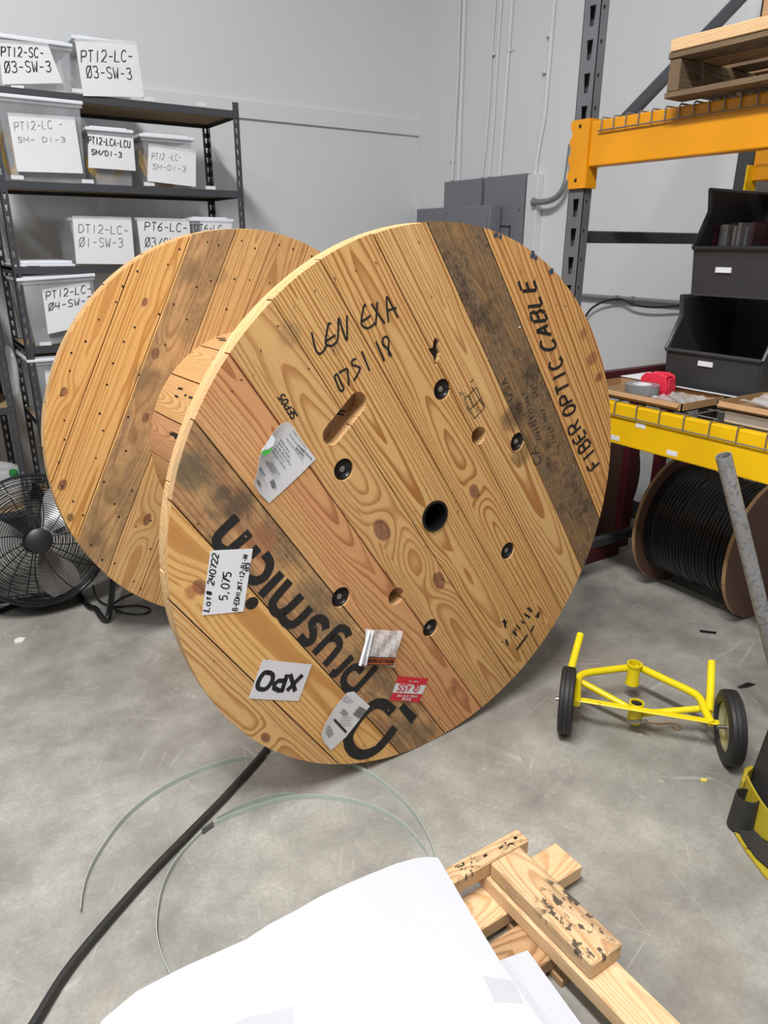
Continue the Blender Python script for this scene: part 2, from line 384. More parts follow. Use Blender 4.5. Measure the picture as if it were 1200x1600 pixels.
# ------------------------------------------------------------------ mesh builder
class MB:
    def __init__(s):
        s.v, s.f, s.mi = [], [], []
    def poly(s, pts, m=0):
        b = len(s.v); s.v += [tuple(p) for p in pts]; s.f.append(tuple(range(b, b+len(pts)))); s.mi.append(m)
        return s
    def box(s, a, b, m=0, mat=None):
        x0, y0, z0 = a; x1, y1, z1 = b
        c = [Vector(p) for p in ((x0,y0,z0),(x1,y0,z0),(x1,y1,z0),(x0,y1,z0),(x0,y0,z1),(x1,y0,z1),(x1,y1,z1),(x0,y1,z1))]
        if mat is not None: c = [mat @ p for p in c]
        b0 = len(s.v); s.v += [tuple(p) for p in c]
        for q in ((0,3,2,1),(4,5,6,7),(0,1,5,4),(1,2,6,5),(2,3,7,6),(3,0,4,7)):
            s.f.append(tuple(b0+i for i in q)); s.mi.append(m)
        return s
    def hexa(s, c, m=0):
        """8 corners: bottom ring 0-3, top ring 4-7"""
        b0 = len(s.v); s.v += [tuple(p) for p in c]
        for q in ((0,3,2,1),(4,5,6,7),(0,1,5,4),(1,2,6,5),(2,3,7,6),(3,0,4,7)):
            s.f.append(tuple(b0+i for i in q)); s.mi.append(m)
        return s
    def prism(s, base, vec, m=0, mside=None):
        n = len(base); vec = Vector(vec); b0 = len(s.v)
        s.v += [tuple(p) for p in base] + [tuple(Vector(p)+vec) for p in base]
        s.f.append(tuple(b0+i for i in range(n-1, -1, -1))); s.mi.append(m)
        s.f.append(tuple(b0+n+i for i in range(n))); s.mi.append(m)
        for i in range(n):
            j = (i+1) % n
            s.f.append((b0+i, b0+j, b0+n+j, b0+n+i)); s.mi.append(m if mside is None else mside)
        return s
    def tube(s, path, r, n=10, m=0, closed=False, cap=True):
        P = [Vector(p) for p in path]; k = len(P)
        rs = r if isinstance(r, (list, tuple)) else [r]*k
        b0 = len(s.v); prev = None
        for i, p in enumerate(P):
            if closed: t = (P[(i+1) % k]-P[i-1])
            else: t = P[min(i+1, k-1)]-P[max(i-1, 0)]
            t.normalize()
            if prev is None:
                a = Vector((0, 0, 1)) if abs(t.z) < 0.9 else Vector((1, 0, 0))
                e1 = t.cross(a).normalized()
            else:
                e1 = (prev - t*prev.dot(t)).normalized()
            prev = e1; e2 = t.cross(e1)
            for j in range(n):
                an = 2*math.pi*j/n
                s.v.append(tuple(p + (e1*math.cos(an)+e2*math.sin(an))*rs[i]))
        for i in range(k if closed else k-1):
            i2 = (i+1) % k
            for j in range(n):
                j2 = (j+1) % n
                s.f.append((b0+i*n+j, b0+i2*n+j, b0+i2*n+j2, b0+i*n+j2)); s.mi.append(m)
        if cap and not closed:
            s.f.append(tuple(b0+j for j in range(n-1, -1, -1))); s.mi.append(m)
            s.f.append(tuple(b0+(k-1)*n+j for j in range(n))); s.mi.append(m)
        return s
    def lathe(s, prof, c, ax, n=32, m=0, ang=0.0, full=2*math.pi):
        """prof: (radius, height along ax)"""
        c = Vector(c); ax = Vector(ax).normalized()
        a = Vector((0, 0, 1)) if abs(ax.z) < 0.9 else Vector((1, 0, 0))
        e1 = ax.cross(a).normalized(); e2 = ax.cross(e1)
        b0 = len(s.v); k = len(prof)
        for j in range(n):
            an = ang+full*j/n; dr = e1*math.cos(an)+e2*math.sin(an)
            for r, h in prof: s.v.append(tuple(c+dr*r+ax*h))
        for j in range(n):
            j2 = (j+1) % n
            for i in range(k-1):
                s.f.append((b0+j*k+i, b0+j2*k+i, b0+j2*k+i+1, b0+j*k+i+1)); s.mi.append(m)
        return s
    def build(s, name, mats, parent=None, smooth=False, loc=None, bevel=0.0, seg=1):
        me = bpy.data.meshes.new(name)
        org = Vector((0, 0, 0))
        o = bpy.data.objects.new(name, me)
        me.from_pydata(s.v, [], s.f)
        if not isinstance(mats, (list, tuple)): mats = [mats]
        for q in mats: me.materials.append(q)
        me.polygons.foreach_set('material_index', s.mi)
        bm = bmesh.new(); bm.from_mesh(me)
        bmesh.ops.recalc_face_normals(bm, faces=bm.faces)
        bm.to_mesh(me); bm.free()
        if smooth:
            me.polygons.foreach_set('use_smooth', [True]*len(me.polygons))
            md = o.modifiers.new('edges', 'EDGE_SPLIT'); md.split_angle = R_(38)
        if bevel:
            md = o.modifiers.new('round', 'BEVEL'); md.width = bevel; md.segments = seg; md.limit_method = 'ANGLE'; md.angle_limit = R_(40)
        COL.objects.link(o)
        if parent is not None: o.parent = parent
        if loc is not None: o.location = loc
        return o

def local(o, M):
    """move mesh data into the frame M (object keeps its place, its own axes become M's)"""
    o.data.transform(M.inverted())
    o.matrix_world = M if o.parent is None else o.parent.matrix_world.inverted() @ M
    return o

def thing(name, label, cat, loc=(0, 0, 0), group=None):
    o = bpy.data.objects.new(name, None)
    o.empty_display_size = 0.05
    COL.objects.link(o)
    o['label'] = label; o['category'] = cat
    if group: o['group'] = group
    return o
def tag(o, label, cat, group=None):
    o['label'] = label; o['category'] = cat
    if group: o['group'] = group
    return o
def struct(o):
    o['kind'] = 'structure'; return o
def lab(o, text):
    o['label'] = text; return o

def board(name, a, b, mat, parent=None, bevel=0.002, along=None):
    """a sawn board between two corners; its own axes: x along the grain"""
    c = Vector([(p+q)/2 for p, q in zip(a, b)]); h = [abs(q-p)/2 for p, q in zip(a, b)]
    ax = along if along is not None else max(range(3), key=lambda i: h[i])
    rest = [i for i in range(3) if i != ax]
    rest.sort(key=lambda i: -h[i])
    e = [Vector((1, 0, 0)), Vector((0, 1, 0)), Vector((0, 0, 1))]
    X, Y = e[ax], e[rest[0]]; Z = X.cross(Y)
    if min(Z) < -0.5: Y = -Y; Z = X.cross(Y)
    M = Matrix((X, Y, Z)).transposed().to_4x4(); M.translation = c
    m = MB().box((-h[ax], -h[rest[0]], -h[rest[1]]), (h[ax], h[rest[0]], h[rest[1]]))
    o = m.build(name, mat, parent, bevel=bevel)
    o.matrix_world = M if parent is None else parent.matrix_world.inverted() @ M
    return o

def smooth_path(P, sub=6, closed=False):
    P = [Vector(p) for p in P]; n = len(P); out = []
    if n < 3: return P
    rng = range(n if closed else n-1)
    for i in rng:
        g = lambda k: P[k % n] if closed else P[max(0, min(n-1, k))]
        a, b, c, d = g(i-1), g(i), g(i+1), g(i+2)
        for k in range(sub):
            t = k/sub
            out.append(0.5*((2*b)+(c-a)*t+(2*a-5*b+4*c-d)*t*t+(3*b-a-3*c+d)*t*t*t))
    if not closed: out.append(P[-1])
    return out

def ribbon(mb, P, w, nrm, m=0, off=0.0):
    """flat stroke of width w along P lying on the surface with normal nrm"""
    nrm = Vector(nrm); P = [Vector(p)+nrm*off for p in P]
    if len(P) < 2: return
    L = []
    for i, p in enumerate(P):
        t = (P[min(i+1, len(P)-1)]-P[max(i-1, 0)])
        if t.length < 1e-9: t = Vector((1, 0, 0))
        sd = nrm.cross(t.normalized())
        if 0 < i < len(P)-1:
            a = (P[i]-P[i-1]); b = (P[i+1]-P[i])
            if a.length > 1e-9 and b.length > 1e-9:
                cs = max(0.55, math.sqrt(max(0, (1+a.normalized().dot(b.normalized()))/2)))
            else: cs = 1
        else: cs = 1
        ww = w/2/cs
        L.append((p-sd*ww, p+sd*ww))
    b0 = len(mb.v)
    for a, b in L: mb.v += [tuple(a), tuple(b)]
    for i in range(len(L)-1):
        mb.f.append((b0+2*i, b0+2*i+2, b0+2*i+3, b0+2*i+1)); mb.mi.append(m)

# single-stroke capitals on a 4 x 6 grid
GLY = {
 'A': ['0,0 2,6 4,0', '.8,2.2 3.2,2.2'], 'B': ['0,0 0,6 2.6,6 3.5,5.2 3.4,3.9 2.6,3.2 0,3.2', '2.6,3.2 3.8,2.4 3.8,.8 2.8,0 0,0'],
 'C': ['3.9,5.2 2.8,6 1.3,6 .2,4.6 0,3 .2,1.4 1.3,0 2.8,0 3.9,.8'], 'D': ['0,0 0,6 2,6 3.6,4.8 4,3 3.6,1.2 2,0 0,0'],
 'E': ['3.8,6 0,6 0,0 3.8,0', '0,3.1 3,3.1'], 'F': ['3.8,6 0,6 0,0', '0,3.1 3,3.1'],
 'G': ['3.9,5.2 2.8,6 1.3,6 .2,4.6 0,3 .2,1.4 1.3,0 2.8,0 3.9,.8 3.9,2.8 2.4,2.8'], 'H': ['0,0 0,6', '4,0 4,6', '0,3 4,3'],
 'I': ['2,0 2,6'], 'J': ['3,6 3,1.2 2.2,0 1,0 .2,1.2'], 'K': ['0,0 0,6', '3.8,6 0,2.6', '1.3,3.6 4,0'], 'L': ['0,6 0,0 3.6,0'],
 'M': ['0,0 0,6 2,2.2 4,6 4,0'], 'N': ['0,0 0,6 4,0 4,6'], 'O': ['1.3,0 .2,1.4 0,3 .2,4.6 1.3,6 2.7,6 3.8,4.6 4,3 3.8,1.4 2.7,0 1.3,0'],
 'P': ['0,0 0,6 2.8,6 3.9,5.3 3.9,3.7 2.8,2.9 0,2.9'], 'R': ['0,0 0,6 2.8,6 3.9,5.3 3.9,3.7 2.8,2.9 0,2.9', '2,2.9 4,0'],
 'S': ['3.8,5.2 2.8,6 1.2,6 .2,5.1 .4,3.8 1.6,3.2 2.6,2.9 3.8,2.1 3.8,.9 2.8,0 1.1,0 .1,.8'], 'T': ['0,6 4,6', '2,6 2,0'],
 'U': ['0,6 0,1.6 .8,.3 2,0 3.2,.3 4,1.6 4,6'], 'V': ['0,6 2,0 4,6'], 'W': ['0,6 1,0 2,4 3,0 4,6'], 'X': ['0,0 4,6', '0,6 4,0'],
 'Y': ['0,6 2,3 4,6', '2,3 2,0'], 'Z': ['0,6 4,6 0,0 4,0'],
 '0': ['1.3,0 .2,1.4 0,3 .2,4.6 1.3,6 2.7,6 3.8,4.6 4,3 3.8,1.4 2.7,0 1.3,0'],
 'Q': ['1.3,0 .2,1.4 0,3 .2,4.6 1.3,6 2.7,6 3.8,4.6 4,3 3.8,1.4 2.7,0 1.3,0', '-.2,-.4 4.2,6.4'],
 '1': ['2,0 2,6'], '2': ['.1,5 1,6 2.8,6 3.8,4.9 3.4,3.4 0,0 4,0'], '3': ['.1,5.4 1.2,6 2.9,6 3.7,4.8 2.9,3.4 1.5,3.2', '2.6,3.3 3.9,2.2 3.7,.7 2.5,0 1,0 0,.8'],
 '4': ['.4,6 0,2.4 4,2.6', '3.2,6 3,0'], '5': ['3.8,6 .6,6 .3,3.5 2.2,3.7 3.7,2.8 3.7,1 2.4,0 .4,.3'], '6': ['3.4,6 1.2,4.2 .1,2 .8,.2 2.6,0 3.8,1.2 3.2,2.8 1.4,3 .2,2'],
 '7': ['0,6 4,6 1.6,0'], '8': ['2,3.2 .4,4 .4,5.3 2,6 3.6,5.3 3.6,4 2,3.2 .2,2.2 .2,.8 2,0 3.8,.8 3.8,2.2 2,3.2'], '9': ['3.8,3.6 2,2.9 .4,3.7 .4,5.2 2,6 3.6,5.2 3.8,3.6 3.2,1.4 1.6,0'],
 '-': ['.5,2.8 3.5,2.8'], '_': ['0,0 4,0'], '/': ['0,0 4,6'], '#': ['1.2,0 1.6,6', '2.6,0 3,6', '0,2 4,2.2', '0,4 4,4.2'], '.': ['1.8,0 2.2,.3'], ',': ['2,.6 1.4,-1'], ' ': [],
 't': ['2,5 2,.8 2.8,0', '.6,3.6 3.4,3.6'], 'o': ['1.2,0 .2,1.4 .6,3 2,3.6 3.4,3 3.8,1.4 2.8,0 1.2,0'], 'm': ['0,0 0,3.4', '0,2.6 1,3.6 2,2.8 2,0', '2,2.6 3,3.6 4,2.8 4,0'],
}
GSTROKES = {k: [[tuple(float(t) for t in p.split(',')) for p in st.split()] for st in v] for k, v in GLY.items()}

def write(mb, text, O, A, B, w, nrm, m=0, off=0.0008, gap=0.5, jit=0.0, stencil=False, soft=False):
    """text from corner O along vector A (whole width); B is the letter height vector"""
    O, A, B = Vector(O), Vector(A), Vector(B)
    n = len(text); step = 1.0/(n*(1+gap)-gap)
    for i, ch in enumerate(text):
        x0 = i*step*(1+gap)
        for st in GSTROKES.get(ch, []):
            P = []
            for (gx, gy) in st:
                gx += random.uniform(-jit, jit)*4; gy += random.uniform(-jit, jit)*6
                P.append(O + A*(x0+step*gx/4) + B*(gy/6))
            if soft and len(P) > 3: P = smooth_path(P, 3)
            if stencil and len(P) > 2:
                for a, b in zip(P[:-1], P[1:]):
                    d = (b-a); g = min(0.18*d.length, w*0.6)
                    if d.length > w*2.2: a = a + d.normalized()*g*0.5; b = b - d.normalized()*g*0.5
                    ribbon(mb, [a, b], w, nrm, m, off)
            else: ribbon(mb, P, w, nrm, m, off)
    return mb

def text_px(mb, pl, p0, p1, p2, text, w, nrm, **kw):
    """baseline start, baseline end and top of the first letter, in photo pixels on plane pl"""
    a, b, c = pl(*p0), pl(*p1), pl(*p2)
    return write(mb, text, a, b-a, c-a, w, nrm, **kw)

def sheet(mb, corners, nrm, th=0.0006, off=0.0005, bow=0.0, n=8, m=0):
    """thin paper between four corners (TL, TR, BR, BL); bow lifts the middle"""
    tl, tr, br, bl = [Vector(c) for c in corners]; nrm = Vector(nrm)
    b0 = len(mb.v)
    for layer in (0, 1):
        for j in range(n+1):
            for i in range(n+1):
                s, t = i/n, j/n
                p = (tl*(1-s)+tr*s)*(1-t)+(bl*(1-s)+br*s)*t
                h = bow(s, t) if callable(bow) else bow*math.sin(math.pi*s)*math.sin(math.pi*t)
                mb.v.append(tuple(p+nrm*(off+h+layer*th)))
    K = (n+1)*(n+1)
    for layer in (0, 1):
        for j in range(n):
            for i in range(n):
                q = b0+layer*K+j*(n+1)+i
                mb.f.append((q, q+1, q+n+2, q+n+1)); mb.mi.append(m)
    ring = [i for i in range(n+1)] + [j*(n+1)+n for j in range(1, n+1)] + [n*(n+1)+i for i in range(n-1, -1, -1)] + [j*(n+1) for j in range(n-1, 0, -1)]
    for a, b in zip(ring, ring[1:]+ring[:1]):
        mb.f.append((b0+a, b0+b, b0+K+b, b0+K+a)); mb.mi.append(m)
    return mb

def blob(name, c, sx, sy, sz, mat, parent=None, seed=0, amp=0.25, sub=3):
    me = bpy.data.meshes.new(name); bm = bmesh.new()
    bmesh.ops.create_icosphere(bm, subdivisions=sub, radius=1)
    rg = random.Random(seed)
    ds = [(Vector((rg.uniform(-1, 1), rg.uniform(-1, 1), rg.uniform(-1, 1))).normalized(), rg.uniform(2, 7), rg.uniform(0, 6)) for _ in range(9)]
    for v in bm.verts:
        k = 1+sum(math.sin(v.co.dot(d)*f+p) for d, f, p in ds)/9*amp*2.2
        v.co = Vector((v.co.x*sx*k, v.co.y*sy*k, max(v.co.z, -0.75)*sz*k))
    bm.to_mesh(me); bm.free(); me.materials.append(mat)
    o = bpy.data.objects.new(name, me); o.location = c
    COL.objects.link(o)
    if parent is not None: o.parent = parent
    return o

# ------------------------------------------------------------------ the room
XB, YA = 3.355, 4.68
struct(MB().box((-6, -4, -0.08), (XB+0.02, YA+0.02, 0)).build('floor', MT['concrete']))
struct(MB().box((-6, YA, 0), (XB+0.15, YA+0.15, 5.2)).build('wall_left', MT['wall']))
struct(MB().box((XB, -4, 0), (XB+0.15, YA, 5.2)).build('wall_right', MT['wall']))
t = MB().prism([(-6, YA, 2.200), (-6, YA-0.018, 2.200), (-6, YA-0.018, 2.296), (-6, YA, 2.308)], (6+XB, 0, 0)).build('trim_1', MT['trimw'])
struct(t)
struct(MB().box((XB-0.006, -4, 0), (XB, YA-0.006, 0.105)).build('baseboard_right', MT['rubber_base'], bevel=0.002))
struct(MB().box((-6, YA-0.006, 0), (XB-0.006, YA, 0.105)).build('baseboard_left', MT['rubber_base'], bevel=0.002))

# ------------------------------------------------------------------ the big cable reel
RF = 0.762
RAZ = -1.5212
RN = Vector((math.cos(RAZ), math.sin(RAZ), 0))          # points out of the front flange
RU = Vector((-RN.y, RN.x, 0))                            # to the right along the flange
RC = Vector((1.1578, 1.5003, RF))                        # centre of the front face
UP = Vector((0, 0, 1))
def PF(x, y): return PN(x, y, RC, RN)
def flange_frame(c, ang):
    X = RU*math.cos(ang) + UP*math.sin(ang); Y = RN.cross(X)
    M = Matrix((X, Y, RN)).transposed().to_4x4(); M.translation = c
    return M
def flange_mesh(edges, th, gap=0.0032, jag=0.003, seed=1):
    rg = random.Random(seed)
    es = [-RF] + list(edges) + [RF]
    m = MB()
    for a, b in zip(es[:-1], es[1:]):
        r = RF - rg.uniform(0, jag)
        lo = max(a+gap/2, -r+0.0005) if a > -RF else -r+0.0005
        hi = min(b-gap/2, r-0.0005) if b < RF else r-0.0005
        if hi <= lo: continue
        n = 22
        vs = [lo+(hi-lo)*i/n for i in range(n+1)]
        if a == -RF or b == RF:
            t0, t1 = math.asin(lo/r), math.asin(hi/r)
            vs = [r*math.sin(t0+(t1-t0)*i/n) for i in range(n+1)]
        right = [(math.sqrt(max(0, r*r-v*v)), v, -th) for v in vs]
        left = [(-math.sqrt(max(0, r*r-v*v)), v, -th) for v in reversed(vs)]
        P = right+left
        Q = [P[0]]
        for p in P[1:]:
            if (Vector(p)-Vector(Q[-1])).length > 0.0008: Q.append(p)
        if (Vector(Q[0])-Vector(Q[-1])).length < 0.0008: Q.pop()
        m.prism(Q, (0, 0, th))
    return m
def cut_holes(o, cutters):
    """bore holes through the boards"""
    for cb in cutters:
        me = bpy.data.meshes.new('cut'); me.from_pydata(cb.v, [], cb.f)
        bm = bmesh.new(); bm.from_mesh(me)
        bmesh.ops.recalc_face_normals(bm, faces=bm.faces); bm.to_mesh(me); bm.free()
        co = bpy.data.objects.new('cut', me); COL.objects.link(co); co.matrix_world = o.matrix_world
        md = o.modifiers.new('bore', 'BOOLEAN'); md.operation = 'DIFFERENCE'; md.solver = 'EXACT'; md.object = co
        bpy.context.view_layer.update()
        dg = bpy.context.evaluated_depsgraph_get()
        nm = bpy.data.meshes.new_from_object(o.evaluated_get(dg))
        o.modifiers.clear(); old = o.data; o.data = nm; nm.name = o.name
        bpy.data.meshes.remove(old)
        bpy.data.objects.remove(co); bpy.data.meshes.remove(me)
def circle_cut(c, r, z0, z1, n=28):
    return MB().prism([(c[0]+r*math.cos(2*math.pi*i/n), c[1]+r*math.sin(2*math.pi*i/n), z0) for i in range(n)], (0, 0, z1-z0))

reel = thing('cable_reel', 'big wooden cable reel standing on its two flanges, covered in stencils, labels and handwriting', 'cable reel')
PITCH_V = 0.147
F_ANG = R_(-56.4)
FM = flange_frame(RC, F_ANG)
f_edges = [-0.654+PITCH_V*i for i in range(9)]           # offsets across the boards, from bottom-left to top-right
FMi = FM.inverted()
def fl2(x, y):
    p = FMi @ PF(x, y); return (p.x, p.y)
def pk(x, y, r): a = fl2(x, y); return (a[0], a[1], r)
f_boards = [
 dict(vo=-.02, D=.04, s=.525, light=(218, 176, 118), dark=(174, 122, 70), sp=.0080),   # bottom-left rim board
 dict(vo=.03, D=.05, s=.47, light=(226, 180, 114), dark=(194, 140, 78), sp=.0120),   # xpo board
 dict(vo=.0, D=.05, s=.50, light=(206, 164, 112), dark=(168, 122, 78), sp=.0095, w=.80, red=.4),   # stencilled name board
 dict(vo=.05, D=.06, s=.53, light=(218, 170, 116), dark=(182, 126, 80), sp=.0080, w=.10, red=.75),
 dict(vo=.01, D=.045, s=.47, light=(218, 174, 116), dark=(180, 128, 74), sp=.0085, w=.10),
 dict(vo=-.02, D=.03, s=.535, light=(218, 176, 116), dark=(168, 112, 58), sp=.0085),   # hub board
 dict(vo=.0, D=.03, s=.46, light=(216, 172, 112), dark=(166, 110, 56), sp=.0090),
 dict(vo=.02, D=.035, s=.535, light=(220, 180, 122), dark=(176, 120, 66), sp=.0100),
 dict(vo=.0, D=.05, s=.50, light=(158, 124, 84), dark=(112, 84, 58), sp=.0080, w=.95),   # dark weathered board
 dict(vo=-.05, D=.022, s=.518, light=(222, 174, 110), dark=(158, 98, 44), sp=.0130, red=.2),   # fibre optic board
]
# the strips run from negative v (bottom-left) upward
f_knots = [pk(598, 828, .028), pk(741, 768, .019), pk(686, 908, .024), pk(415, 1153, .014), pk(805, 985, .008), pk(740, 482, .018), pk(868, 728, .017), pk(540, 925, .013), pk(312, 918, .020)]
f_blot = [(*fl2(300, 735), .055, (92, 84, 68), .75), (*fl2(372, 790), .05, (70, 64, 54), .8), (*fl2(350, 770), .03, (60, 56, 48), .7), (*fl2(410, 845), .055, (150, 92, 66), .55),
          (*fl2(800, 650), .06, (56, 44, 36), .7), (*fl2(480, 930), .05, (112, 98, 76), .5), (*fl2(815, 705), .05, (74, 58, 44), .6), (*fl2(905, 840), .05, (150, 118, 76), .5),
          (*fl2(925, 560), .03, (146, 80, 54), .8), (*fl2(912, 520), .03, (150, 84, 58), .7), (*fl2(936, 590), .022, (112, 60, 44), .8), (*fl2(455, 520), .035, (120, 98, 74), .45), (*fl2(525, 545), .02, (128, 102, 74), .4),
          (*fl2(300, 925), .022, (170, 104, 64), .8), (*fl2(705, 1080), .03, (140, 96, 60), .5), (*fl2(640, 1120), .04, (96, 74, 56), .5)]
fw = flange_wood('front_flange_pine', RF, f_edges, f_boards, f_knots, f_blot)
ff = flange_mesh(f_edges, 0.026, seed=3).build('front_flange', fw, reel)
ff.matrix_world = FM
BOLT_A = [148, 88, 28, -31, -90.5, -153]
bolt_c = []
for a in BOLT_A:
    p = RU*math.cos(R_(a))*0.352 + UP*math.sin(R_(a))*0.352
    q = FMi @ (RC+p); bolt_c.append((q.x, q.y))
for q in bolt_c: cut_holes(ff, [circle_cut(q, 0.0285, -0.05, 0.02)])
cut_holes(ff, [circle_cut((0, 0), 0.045, -0.05, 0.02, 36)])
for px in ((748, 681), (619, 932)): cut_holes(ff, [circle_cut(fl2(*px), 0.0265, -0.05, 0.02)])
sa, sb = Vector((*fl2(559, 629), 0)), Vector((*fl2(519, 679), 0))
dv = (sb-sa).normalized(); pv = Vector((-dv.y, dv.x, 0)); rr = 0.0265
slot = [sb+(dv*math.sin(t)+pv*math.cos(t))*rr for t in [math.pi*i/10 for i in range(11)]] + [sa+(-dv*math.sin(t)-pv*math.cos(t))*rr for t in [math.pi*i/10 for i in range(11)]]
cut_holes(ff, [MB().prism([(p.x, p.y, -0.05) for p in slot], (0, 0, 0.07))])
# a knot fallen out of the joint beside the top bolt
ks = [fl2(*p) for p in ((681, 527), (686, 532), (686, 545), (688, 552), (684, 566), (681, 574), (677, 558), (669, 545), (676, 543), (678, 530))]
cut_holes(ff, [MB().prism([(x, y, -0.05) for x, y in ks], (0, 0, 0.07))])
md = ff.modifiers.new('round', 'BEVEL'); md.width = 0.0012; md.segments = 1; md.limit_method = 'ANGLE'; md.angle_limit = R_(60)

def layer(name, c, ang, th, seed, mat, off=0.0):
    e = [-0.588+off+0.147*i for i in range(9)]
    o = flange_mesh(e, th, seed=seed).build(name, mat, reel)
    o.matrix_world = flange_frame(c, ang)
    md = o.modifiers.new('round', 'BEVEL'); md.width = 0.0012; md.segments = 1; md.limit_method = 'ANGLE'; md.angle_limit = R_(60)
    return o, e
def even_boards(k, light, dark, w=None, red=None):
    rg = random.Random(k)
    return [dict(vo=rg.uniform(-.05, .05), D=rg.uniform(.03, .09), s=rg.choice([.44, .46, .55, .57, .5]), light=light, dark=dark, sp=rg.uniform(.007, .0095), w=(w or {}).get(i, 0), red=(red or {}).get(i, 0)) for i in range(10)]
e0 = [-0.588+0.147*i for i in range(9)]
inner_m = flange_wood('inner_layer_pine', RF, e0, even_boards(4, (226, 190, 138), (190, 142, 90)), [])
m = MB(); m.poly([FM @ Vector((x*1.0, y*1.0, -0.012)) for x, y in ks]); lab(m.build('knot_hole_shade', MT['hole'], reel), 'dark sheet in the knot hole, painted as the shade of its depth')  # flat dark sheet across the knot hole, painted in for its deep shade
il, _ = layer('front_flange_inner_layer', RC-RN*0.0265, R_(33.6), 0.026, 9, inner_m)
il.modifiers.clear()
ILi = il.matrix_world.inverted()
def to_il(p): q = ILi @ (FM @ Vector((p[0], p[1], 0))); return (q.x, q.y)
cut_holes(il, [circle_cut((0, 0), 0.045, -0.06, 0.02, 36)])
for px in ((748, 681), (619, 932)): cut_holes(il, [circle_cut(to_il(fl2(*px)), 0.0265, -0.06, 0.02)])
cut_holes(il, [MB().prism([(*to_il(p), -0.06) for p in slot], (0, 0, 0.08))])
cut_holes(il, [MB().prism([(*to_il(p), -0.06) for p in ks], (0, 0, 0.08))])
md = il.modifiers.new('round', 'BEVEL'); md.width = 0.0012; md.segments = 1; md.limit_method = 'ANGLE'; md.angle_limit = R_(60)
W_IN = 1.128
# rear flange, inner face towards the camera
RC2 = RC - RN*W_IN
e_r = [-0.646+0.1465*i for i in range(9)]
r_boards = [dict(vo=.0, D=.05, s=.51, light=(218, 176, 118), dark=(196, 148, 92), sp=.010) for _ in range(10)]
# strips in ascending v of the frame at -116.9 deg: highest v lies towards the right of the picture
r_boards[0].update(vo=.02, D=.02, s=.54, sp=.0110, light=(220, 172, 108), dark=(190, 136, 74))
r_boards[1].update(vo=.05, D=.025, s=.475, sp=.0110, light=(220, 174, 110), dark=(188, 134, 72))
r_boards[2].update(vo=-.02, D=.07, s=.52, sp=.012, w=.55, light=(200, 162, 114), dark=(172, 132, 90))
r_boards[3].update(vo=.01, D=.04, s=.535, light=(216, 176, 120), dark=(186, 138, 86), w=.12)
r_boards[4].update(vo=-.03, D=.05, s=.47, light=(212, 168, 112), dark=(178, 130, 80), w=.2)
def PFr(x, y): return PN(x, y, RC2, RN)
RM = flange_frame(RC2, R_(-116.9))
def fr2(x, y):
    p = RM.inverted() @ PFr(x, y); return (p.x, p.y)
def pr(x, y, r): a = fr2(x, y); return (a[0], a[1], r)
r_knots = [pr(226, 472, .012), pr(98, 758, .016), pr(243, 552, .016), pr(228, 652, .014), pr(230, 812, .018), pr(100, 612, .012)]
r_blot = [(*fr2(110, 808), .02, (70, 44, 30), .8), (*fr2(300, 425), .05, (118, 100, 80), .5), (*fr2(180, 770), .05, (110, 92, 70), .5), (*fr2(150, 845), .04, (96, 82, 64), .6), (*fr2(225, 590), .06, (116, 98, 80), .5), (*fr2(345, 430), .04, (128, 106, 80), .4)]
rwm = flange_wood('rear_flange_pine', RF, e_r, r_boards, r_knots, r_blot)
rf = flange_mesh(e_r, 0.026, seed=12).build('rear_flange', rwm, reel)
rf.matrix_world = RM
md = rf.modifiers.new('round', 'BEVEL'); md.width = 0.0012; md.segments = 1; md.limit_method = 'ANGLE'; md.angle_limit = R_(60)
layer('rear_flange_outer_layer', RC2-RN*0.0265, R_(-26.9), 0.026, 17, inner_m)
# drum of staves between the flanges
RD = 0.405
NS = 17
A0 = R_(117)
for i in range(NS):
    a0 = A0+2*math.pi*i/NS+0.006; a1 = A0+2*math.pi*(i+1)/NS-0.006
    m = MB()
    k = 5; P = []
    for j in range(k+1):
        a = a0+(a1-a0)*j/k; P.append((RU*math.cos(a)+UP*math.sin(a))*RD)
    for j in range(k, -1, -1):
        a = a0+(a1-a0)*j/k; P.append((RU*math.cos(a)+UP*math.sin(a))*(RD-0.03))
    m.prism([RC2+RN*0.0005+p for p in P], RN*(W_IN-0.0535))
    o = m.build('drum_stave', MT['stave_red'] if i in (2, 7, 11) else MT['stave'], reel)
    am = (a0+a1)/2; Yv = (RU*-math.sin(am)+UP*math.cos(am)); Zv = RN.cross(Yv)
    M = Matrix((RN, Yv, Zv)).transposed().to_4x4(); M.translation = RC2+RN*(W_IN/2)+(RU*math.cos(am)+UP*math.sin(am))*RD
    local(o, M)
# stamps on the drum
def drum_pt(ang, h): return RC2+RN*h+(RU*math.cos(ang)+UP*math.sin(ang))*(RD+0.0012)
m = MB()
def drum_ray(x, y):
    v = ray(x, y); o = EYE-RC2
    ov = Vector((o.dot(RU), o.dot(UP))); vv = Vector((v.dot(RU), v.dot(UP)))
    a = vv.dot(vv); b = 2*ov.dot(vv); c = ov.dot(ov)-(RD+0.0015)**2
    dsc = b*b-4*a*c
    if dsc < 0: return None
    return EYE+v*((-b-math.sqrt(dsc))/(2*a))
for seg in (((266, 678), (284, 684)), ((266, 680), (266, 674)), ((268, 676), (282, 681)), ((272, 683), (280, 686)), ((278, 606), (285, 608)), ((273, 618), (278, 620)), ((288, 617), (291, 618)), ((295, 620), (301, 622)), ((338, 528), (352, 529)), ((342, 531), (356, 532))):
    P = [drum_ray(*p) for p in seg]
    if None not in P:
        nn = (P[0]-RC2); nn = (nn-RN*nn.dot(RN)).normalized()
        ribbon(m, P, 0.007, nn, 0, 0.0)
